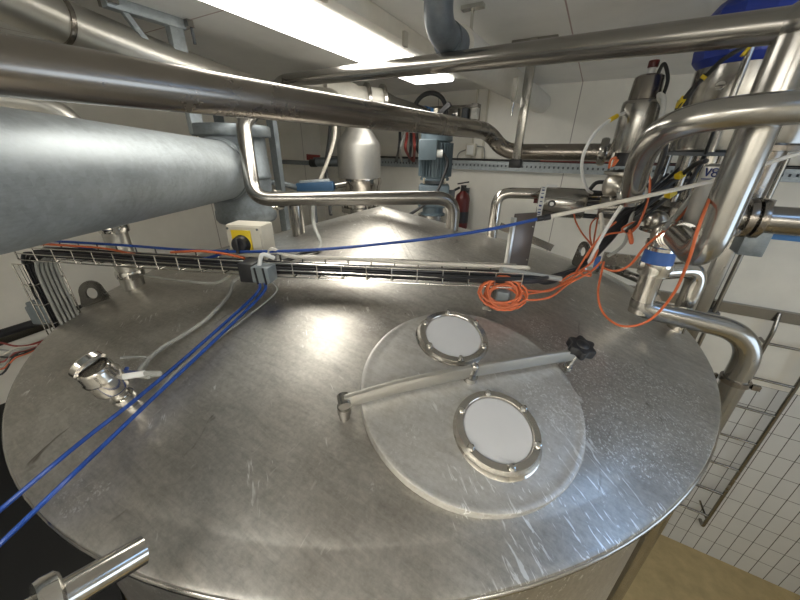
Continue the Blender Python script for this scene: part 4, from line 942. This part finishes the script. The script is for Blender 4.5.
G().lathe([(0, 0), (.06, 0), (.06, .012), (0, .012)], e1, dx, 30).build('yoke_plate', 'dull', lv)
G().cyl(e1, at(A7, bz-.02), .036, n=24).build('valve_neck', 'steel', lv)
G().box(a1+dx*.06+tcam*.055+upn*.02, (.018, .02, .02)).build('yellow_fitting', 'yellow', lv)
G().tube(spl([a1+upn*.06, a1+dx*.03+upn*.10, a1+dx*.10+upn*.09, e1+upn*.04]), .009, 10).build('black_tube', 'rubber', lv)
ib = a0-dx*.0+tcam*0
e_ = D(495, 214, 1.72)
ip = T('inlet_pipe', 'bent steel pipe rising from behind the cone to the lying actuator', 'pipe', at(e_, cone_z(e_.x, e_.y)))
c1_ = V((e_.x, e_.y, a0.z+.03)); G().tube(fil([at(e_, cone_z(e_.x, e_.y)-.02), c1_, V((a0.x+.0, a0.y+.05, a0.z+.03))], .07, 10), .027, 24).build('pipe_run', 'steel', ip)
G().cyl(V((a0.x-.01, a0.y+.05, a0.z+.03)), V((a1.x+.2, a1.y+.10, a0.z+.03)), .027, n=24).build('pipe_extension', 'steel', ip)
# low angle iron behind the plate, and small hoop on the cone
q1, q2 = D(500, 226, 1.58), D(552, 248, 1.62); tag(G().bar(q1, q2, .035, .012, (0, 0, 1)).build('angle_iron', 'old'), 'short dark angle iron on the cone behind the upright plate', 'bracket')

# lower valve group standing on the tank at right
A8 = D(661, 250, 1.08); zb = cone_z(A8.x, A8.y)
lg = T('ball_valve', 'shiny bulbous steel valve with blue tape standing on the tank at right', 'valve', at(A8, zb))
q = D(656, 221, 1.12); G().ball(q, .036, 28).build('upper_bulb', 'bulb', lg)
q2_ = D(668, 236, 1.05); G().ball(q2_, .048, 30).build('lower_bulb', 'bulb', lg)
G().lathe([(.036, -.006), (.050, -.004), (.050, .004), (.036, .006)], D(656, 231, 1.10), (.1, 0, 1), 30).build('flange', 'old', lg)
G().cyl(q, at(q, mz), .030).build('upper_stem', 'dull', lg)
pe = D(681, 235, .95); dn = (pe-q2_).normalized()
for k in range(3): G().lathe([(.036, -.006), (.044, -.004), (.044, .004), (.036, .006)], q2_+dn*(.045+.022*k), dn, 30).build('union_ring', 'bright', lg)
G().cyl(q2_, pe+dn*.02, .034, n=28).build('side_port', 'satin', lg)
vlathe(G(), A8, [(0, 240), (.048, 241), (.050, 245), (.044, 247), (.044, 250)], 32).build('collar', 'bright', lg)
vlathe(G(), A8, [(0, 247), (.043, 247), (.046, 262), (.0, 262)], 32).build('blue_tape', 'bluetape', lg)
vlathe(G(), A8, [(0, 261), (.050, 262), (.052, 267), (.046, 270), (.046, 274), (0, 274)], 32).build('clamp', 'bright', lg)
vlathe(G(), A8, [(0, 273), (.036, 273), (.034, 280), (.034, 312), (0, 312)], 28).build('outlet_tube', 'steel', lg)
# second loop pipe
l0 = at(A8, ZV(A8, 272))+V((.02, .02, 0)); l1 = D(697, 278, 1.14); kb = V((l1.x, l1.y, cone_z(l1.x, l1.y)-.01))
tag(G().tube(fil([l0, V((l1.x, l1.y, l0.z+.01)), V((l1.x, l1.y, min(kb.z, 2.85)))], .07, 10), .030, 26).build('loop_pipe', 'steel'), 'short steel elbow pipe turning down just right of the taped valve', 'pipe')
# transfer pipe across the rim and down
t0 = at(A8, ZV(A8, 300)); t1 = at(A8, ZV(A8, 318)); t2 = D(744, 347, 1.10)
q = D(752, 368, 1.10); t3 = V((t2.x, t2.y, 1.2))
tf = T('transfer_pipe', 'steel pipe lying across the right rim of the tank then dropping beside it', 'pipe', t1)
t1.z = max(t1.z, cone_z(t1.x, t1.y)+.05); t2.z = 2.945
G().tube(fil([t0, t1, V((t2.x+.03, t2.y+.02, t2.z)), V((t2.x+.03, t2.y+.02, 1.2))], [.05, .13], 14), .036, 32).build('pipe_run', 'satin', tf)
pc = V((t2.x+.03, t2.y+.02, 0)); z_ = ZV(pc, 380)
G().lathe([(.036, -.010), (.043, -.009), (.043, .009), (.036, .010)], at(pc, z_), (0, 0, 1), 28).box(at(pc, z_)+V((.05, -.02, 0)), (.022, .014, .018)).build('hose_clamp', 'old', tf)
G().bar(at(pc, z_)+V((-.05, 0, 0)), at(pc, z_)+V((-.17, -.05, -.02)), .010, .02).build('stay', 'dull', tf)
# looped pipe low on the tank
k1, k2 = K(598, 272, .0), K(643, 296, -.01)
tag(G().tube(fil([k1+V((0, 0, .0)), k1+V((0, 0, .05)), V((k2.x, k2.y, k2.z+.07)), k2], .06, 9), .020, 20).build('return_bend', 'dull'), 'low steel return bend on the tank behind the hanging orange loop', 'pipe')
q1, q2 = D(603, 258, 1.6), D(652, 264, 1.55); tag(G().bar(q1, q2, .06, .02, (0, 0, 1)).build('flat_bar', 'old'), 'grey flat bar left of the taped valve', 'bracket')
q = D(597, 262, 1.25); tag(G().box(q, (.018, .018, .045)).build('cable_end', 'bluetape'), 'small blue cable ferrule by the orange cables near the lug', 'cable end')

# ---- cables around the valves
def oc_(pts, lab, r=.0034, mt='orange', nm='orange_cable', k=8): return cable(nm, pts, r, mt, lab, 'orange cables around the valves' if mt == 'orange' else None, k=k)
oc_([D(724, 179, .86), D(716, 185, .80), D(707, 205, .74), D(697, 232, .72), D(688, 262, .75), D(672, 296, .85), D(648, 321, .92), D(622, 326, .95), D(604, 314, 1.0), D(598, 294, 1.02), D(602, 270, 1.08), D(604, 262, 1.1)], 'long orange cable hanging in a wide loop in front of the right valves')
oc_([D(603, 268, 1.1), D(615, 271, 1.08), D(630, 265, 1.05), D(645, 247, 1.0), D(660, 234, .98), D(672, 226, .98), D(690, 205, 1.0), D(697, 192, 1.02)], 'orange cable passing over the bulbous valve up to the V8 cylinder', .0038)
oc_([D(574, 214, 1.5), D(576, 222, 1.45), D(582, 233, 1.4), D(590, 243, 1.3), D(594, 250, 1.2)], 'short orange cable from the underside of the lying actuator')
oc_([D(598, 216, 1.5), D(591, 224, 1.45), D(590, 236, 1.4), D(592, 246, 1.3), D(593, 252, 1.2)], 'left strand of the orange loop under the yoke of the lying actuator')
oc_([D(598, 216, 1.5), D(596, 228, 1.45), D(594, 240, 1.35), D(593, 252, 1.2)], 'right strand of the orange loop under the yoke of the lying actuator')
oc_([D(586, 258, 1.12), D(594, 246, 1.13), D(606, 235, 1.12), D(622, 232, 1.12), D(634, 228, 1.1), D(640, 222, 1.1), D(632, 223, 1.1), D(622, 229, 1.1), D(630, 233, 1.1), D(638, 226, 1.08)], 'orange cable knotted beside the black bundle')
oc_([D(638, 226, 1.08), D(644, 212, 1.08), D(649, 195, 1.07), D(650, 182, 1.07), D(649, 176, 1.08)], 'orange cable rising beside the curved pipe end')
oc_([D(630, 230, 1.09), D(632, 240, 1.08), D(631, 243, 1.08), D(629, 234, 1.09)], 'small orange loose end hanging from the knot', .005)
oc_([D(560, 282, 1.04), D(572, 274, 1.08), D(588, 271, 1.1), D(590, 276, 1.09), D(580, 272, 1.08), D(592, 262, 1.1), D(598, 250, 1.12)], 'orange cable doubled back where the bundle starts to climb')
oc_([D(575, 274, 1.09), D(590, 250, 1.12), D(604, 232, 1.12), D(616, 222, 1.12)], 'orange cable running along the upper side of the black bundle')
oc_([D(609, 168, 1.2), D(611, 160, 1.18), D(616, 158, 1.17), D(613, 166, 1.16), D(618, 160, 1.16)], 'small orange loop under the upright valve body', .004)
cable('black_cable', [D(749, 45, .83), D(735, 52, .82), D(720, 62, .84), D(706, 76, .88), D(693, 88, .92), D(684, 99, .95), D(677, 108, 1.0)], .006, 'rubber', 'black cable with yellow ties crossing in front of the big valve', k=6)
cable('black_cable', [D(705, 74, .885), D(695, 88, .90), D(688, 99, .9), D(680, 118, .95), D(668, 140, 1.02)], .004, 'rubber', 'thinner black cable branching down beside the big valve', k=6)
tag(G().bar(D(678, 106, .99), D(684, 98, .945), .013, .013).build('cable_tag', 'yellow'), 'yellow striped cable tag at the end of the black cable', 'tag')
tag(G().bar(D(702, 79, .885), D(705, 76, .88), .014, .014).build('cable_tag', 'yellow'), 'thin yellow tie halfway on the crossing black cable', 'tag')
cable('black_cable', [D(636, 214, 1.13), D(660, 192, 1.1), D(680, 176, 1.08), D(696, 164, 1.0), D(706, 161, .93)], .007, 'rubber', 'black cable with yellow tag rising to the V8 cylinder top')
cable('black_cable', [D(625, 232, 1.1), D(650, 212, 1.08), D(668, 197, 1.06), D(685, 188, 1.05), D(697, 170, 1.05), D(708, 148, 1.0), D(718, 120, .95)], .006, 'rubber', 'black cable running under the yellow tag up the big valve side')
cable('black_cable', [D(668, 138, 1.02), D(663, 160, 1.05), D(652, 185, 1.1), D(637, 205, 1.13)], .006, 'rubber', 'black cable dropping behind the curved pipe into the bundle')
tag(G().bar(D(677, 177, 1.075), D(683, 173.5, 1.075), .019, .017).build('cable_tag', 'yellow'), 'yellow tag on the black cable left of the V8 cylinder', 'tag')
tag(G().bar(D(667, 196, 1.05), D(674, 191, 1.05), .020, .018).build('cable_tag', 'yellow'), 'lower yellow tag where the black and pale cables cross', 'tag')
cable('white_cable', [D(588, 264, 1.12), D(600, 240, 1.12), D(614, 217, 1.1), D(626, 200, 1.08)], .006, 'label', 'straight white cable beside the black bundle under the curved pipe', k=4)
cable('grey_hose', [D(694, 193, 1.0), D(684, 206, 1.0), D(672, 220, .98), D(664, 229, .97)], .007, 'greycable', 'olive grey hose from the V8 cylinder down to the bulbous valve', cat='hose')
cable('grey_cable', [D(660, 175, 1.2), D(655, 188, 1.18), D(643, 204, 1.16), D(632, 216, 1.15), D(626, 240, 1.15), D(618, 250, 1.15), D(608, 256, 1.15)], .006, 'greycable', 'grey cable looping right of the black bundle')
cable('beige_cable', [D(601, 214, 1.3), D(602, 228, 1.25), D(598, 244, 1.18), D(592, 258, 1.13)], .008, 'beigecable', 'thick beige cable rising to the yoke of the lying actuator')
cable('red_wall_wire', [PY(540, 161, 3.0), PY(575, 162.5, 3.0), PY(610, 163, 3.0), PY(660, 165, 3.0), PY(720, 168, 3.0), PY(800, 172, 3.0)], .007, 'redwire', 'dark red wire along the wall above the perforated tray')
